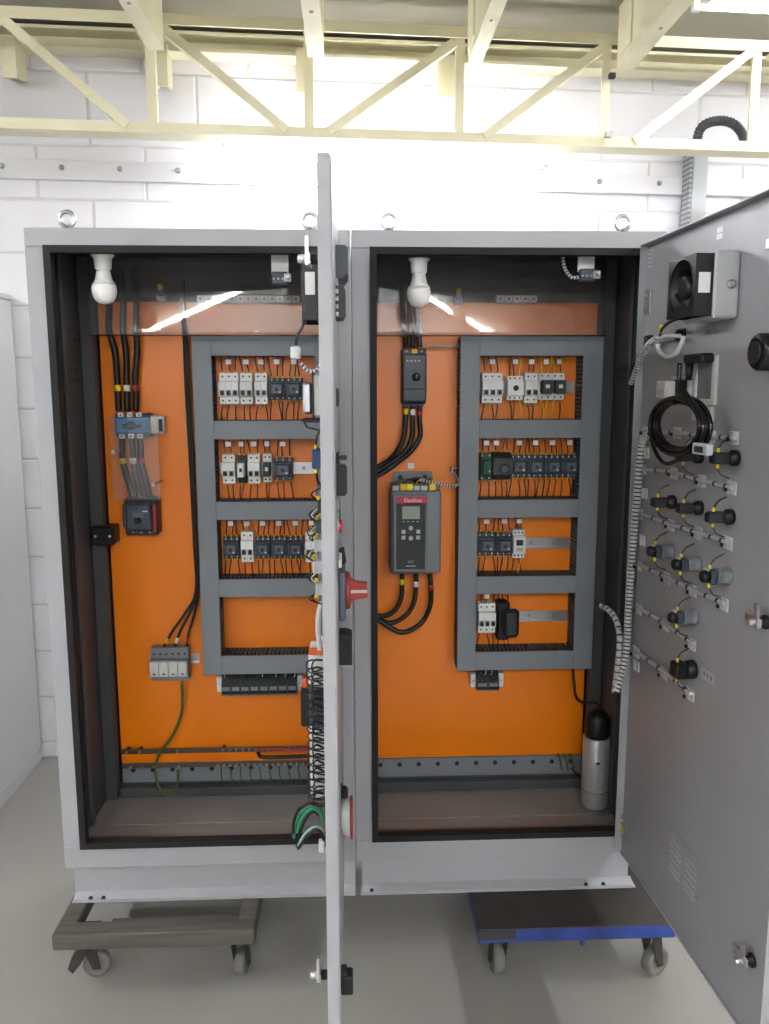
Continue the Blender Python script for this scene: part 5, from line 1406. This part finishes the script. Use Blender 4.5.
# ================================================================== LEFT DOOR, OUTSIDE
def yz(px, py, s): return UL(px, py, s)
OF = 0.0029
y1_, za = yz(348, 251, 0.40); _, zb6 = yz(348, 283, 0.40)
t = on_left('filter_hood', 'dark grey vent hood on the outside of the left door, at the top', 'hood', 0.40, 0, zb6)
MB().prism([(OF, 0), (y1_*0.6, 0), (y1_, 0.012), (y1_, za-zb6-0.006), (y1_-0.006, za-zb6), (OF, za-zb6)], 'x', -0.07, 0.07).build('hood', 'slate', t)
MB().box(-0.075, 0.075, OF, OF+0.004, -0.006, -0.0004).build('lower_lip', 'lightgrey', t)
y1_, za = yz(345.5, 287, 0.5); _, zb7 = yz(345.5, 320, 0.5)
t = on_left('pull_handle', 'black rounded handle on the outside of the left door, below the vent hood', 'handle', 0.5, 0, zb7)
MB().prism([(OF, 0), (y1_-0.005, 0), (y1_, 0.01), (y1_, za-zb7-0.01), (y1_-0.005, za-zb7), (OF, za-zb7)], 'x', -0.03, 0.03).build('shell', 'black', t)
for k in range(5):
    MB().box(0.031, 0.034, OF, OF+0.006, 0.004+0.014*k, 0.012+0.014*k, 0.001).build('grille_rib', 'lightgrey', t)
y1_, za = yz(338, 388, 0.55); _, zb8 = yz(338, 407, 0.55)
t = on_left('display_panel', 'thin dark panel on the outside of the left door', 'panel', 0.5, 0, zb8)
MB().box(-0.04, 0.04, OF, y1_, 0, za-zb8, 0.002).build('bezel', 'slate', t); MB().box(-0.034, 0.034, y1_+0.0001, y1_+0.0006, 0.005, za-zb8-0.005).build('glass', 'blackgloss', t)
y1_, za = yz(347, 464, 0.62); _, zb9 = yz(347, 495, 0.62)
t = on_left('swing_handle', 'black swing handle with a small lever on the outside of the left door', 'handle', 0.62, 0, zb9)
MB().prism([(OF, 0), (y1_-0.004, 0), (y1_, 0.006), (y1_, za-zb9-0.006), (y1_-0.004, za-zb9), (OF, za-zb9)], 'x', -0.014, 0.014).build('grip', 'black', t)
MB().box(-0.012, 0.012, OF, 0.008, za-zb9+0.0004, za-zb9+0.022, 0.002).build('base_plate', 'black', t)
MB().box(-0.005, 0.005, 0.0082, y1_, za-zb9+0.008, za-zb9+0.016, 0.002).build('lever', 'dark', t)
for i, (px, py0, py1, m, lb) in enumerate(((339, 500, 510, 'red', 'red lamp lens on the outside of the left door, above the green one'), (341, 511, 518, 'green', 'green button between two red ones on the outside of the left door'), (342.5, 519, 533, 'brandred', 'larger red button on the outside of the left door'))):
    y1_, za = yz(px, py0, 0.5); _, zb = yz(px, py1, 0.5)
    t = on_left('indicator_lamp', lb, 'indicator', 0.5, 0, (za+zb)/2, 'coloured indicators on the left door')
    rr_ = (za-zb)/2
    MB().lathe([(rr_*1.0, OF), (rr_*1.0, OF+0.002)], (0, 0, 0), (0, 1, 0), 16).build('bezel', 'chrome', t)
    MB().lathe([(rr_*0.92, OF+0.0021), (rr_*0.92, y1_-0.001), (rr_*0.6, y1_), (0.00001, y1_+0.0003)], (0, 0, 0), (0, 1, 0), 16).build('lens', m, t)
# main switch with red handle
y1_, za = yz(345.5, 567, 0.46); _, zb = yz(345.5, 614, 0.46); y2_, _ = yz(367, 590, 0.46); zc_ = yz(360, 590, 0.46)[1]
t = on_left('main_switch', 'main switch with a red rotary handle on the outside of the left door', 'switch', 0.46, 0, zb)
MB().box(-0.055, 0.055, OF, y1_, 0, za-zb, 0.003).build('base', 'slate2', t)
MB().lathe([(0.04, y1_+0.0002), (0.038, y1_+0.008), (0.03, y1_+0.01)], (0, 0, zc_-zb), (0, 1, 0), 24).build('handle_disc', 'red', t)
MB().prism([(y1_+0.0102, zc_-zb-0.021), (y1_+0.0102, zc_-zb+0.026), (y1_+0.022, zc_-zb+0.018), (y2_, zc_-zb+0.016), (y2_+0.001, zc_-zb-0.014), (y1_+0.024, zc_-zb-0.017)], 'x', -0.012, 0.012).build('handle_grip', 'red', t)
MB().box(0.0122, 0.0136, y1_+0.0102, y2_, zc_-zb-0.003, zc_-zb+0.003).build('pointer_stripe', 'offwhite', t)
MB().box(-0.045, 0.045, OF, OF+0.006, za-zb+0.008, za-zb+0.024, 0.001).build('label_plate', 'white', t)
MB().prism([(OF, za-zb+0.03), (y1_*0.8, za-zb+0.034), (y1_*1.1, za-zb+0.004), (y1_*0.9, za-zb+0.0005), (OF, za-zb+0.0005)], 'x', -0.046, -0.03).build('lock_tab', 'black', t)
y1_, za = yz(352, 631, 0.5); _, zb = yz(352, 661, 0.5)
t = on_left('selector_knob', 'black knob block on the outside of the left door, below the red handle', 'knob', 0.5, 0, zb)
MB().prism([(OF, 0), (y1_, 0.0), (y1_, (za-zb)*0.92), (y1_*0.6, za-zb), (OF, za-zb)], 'x', -0.025, 0.025).build('block', 'black', t)
MB().box(-0.027, 0.027, OF, y1_-0.003, -0.0025, -0.0004).build('lower_lip', 'lightgrey', t)
y1_, za = yz(353, 798, 0.5); _, zb = yz(353, 836, 0.5)
t = on_left('emergency_button', 'white round button with a red rim on the outside of the left door', 'button', 0.5, 0, (za+zb)/2)
rr_ = (za-zb)/2
MB().lathe([(rr_*0.7, OF), (rr_*0.75, OF+0.003), (rr_*0.95, y1_-0.006)], (0, 0, 0), (0, 1, 0), 24).build('body', 'offwhite', t)
MB().lathe([(rr_*1.0, y1_-0.0058), (rr_*1.02, y1_-0.001), (rr_*0.9, y1_)], (0, 0, 0), (0, 1, 0), 24).build('rim', 'red', t)
y1_, za2 = yz(348, 788, 0.52); _, zb2_ = yz(348, 797, 0.52)
t = on_left('lamp_cap', 'black cap above the white and red round button on the left door', 'cap', 0.5, 0, (za+zb)/2+rr_+0.002)
MB().box(-0.014, 0.014, OF, y1_, 0, 0.022, 0.005).build('shell', 'black', t); MB().box(-0.016, 0.016, OF, OF+0.003, -0.001, 0.024, 0.001).build('flange', 'dark', t)
y1_, za = yz(353, 968, 0.705); _, zb = yz(353, 990, 0.705)
t = on_left('latch_knob', 'black latch knob at the bottom outer edge of the left door', 'knob', 0.705, 0, zb)
MB().box(-0.016, 0.016, OF, y1_, 0, (za-zb)*0.82, 0.003).build('knob', 'black', t); MB().box(-0.012, 0.012, OF, y1_*0.55, (za-zb)*0.83, za-zb, 0.001).build('cap', 'dark', t)
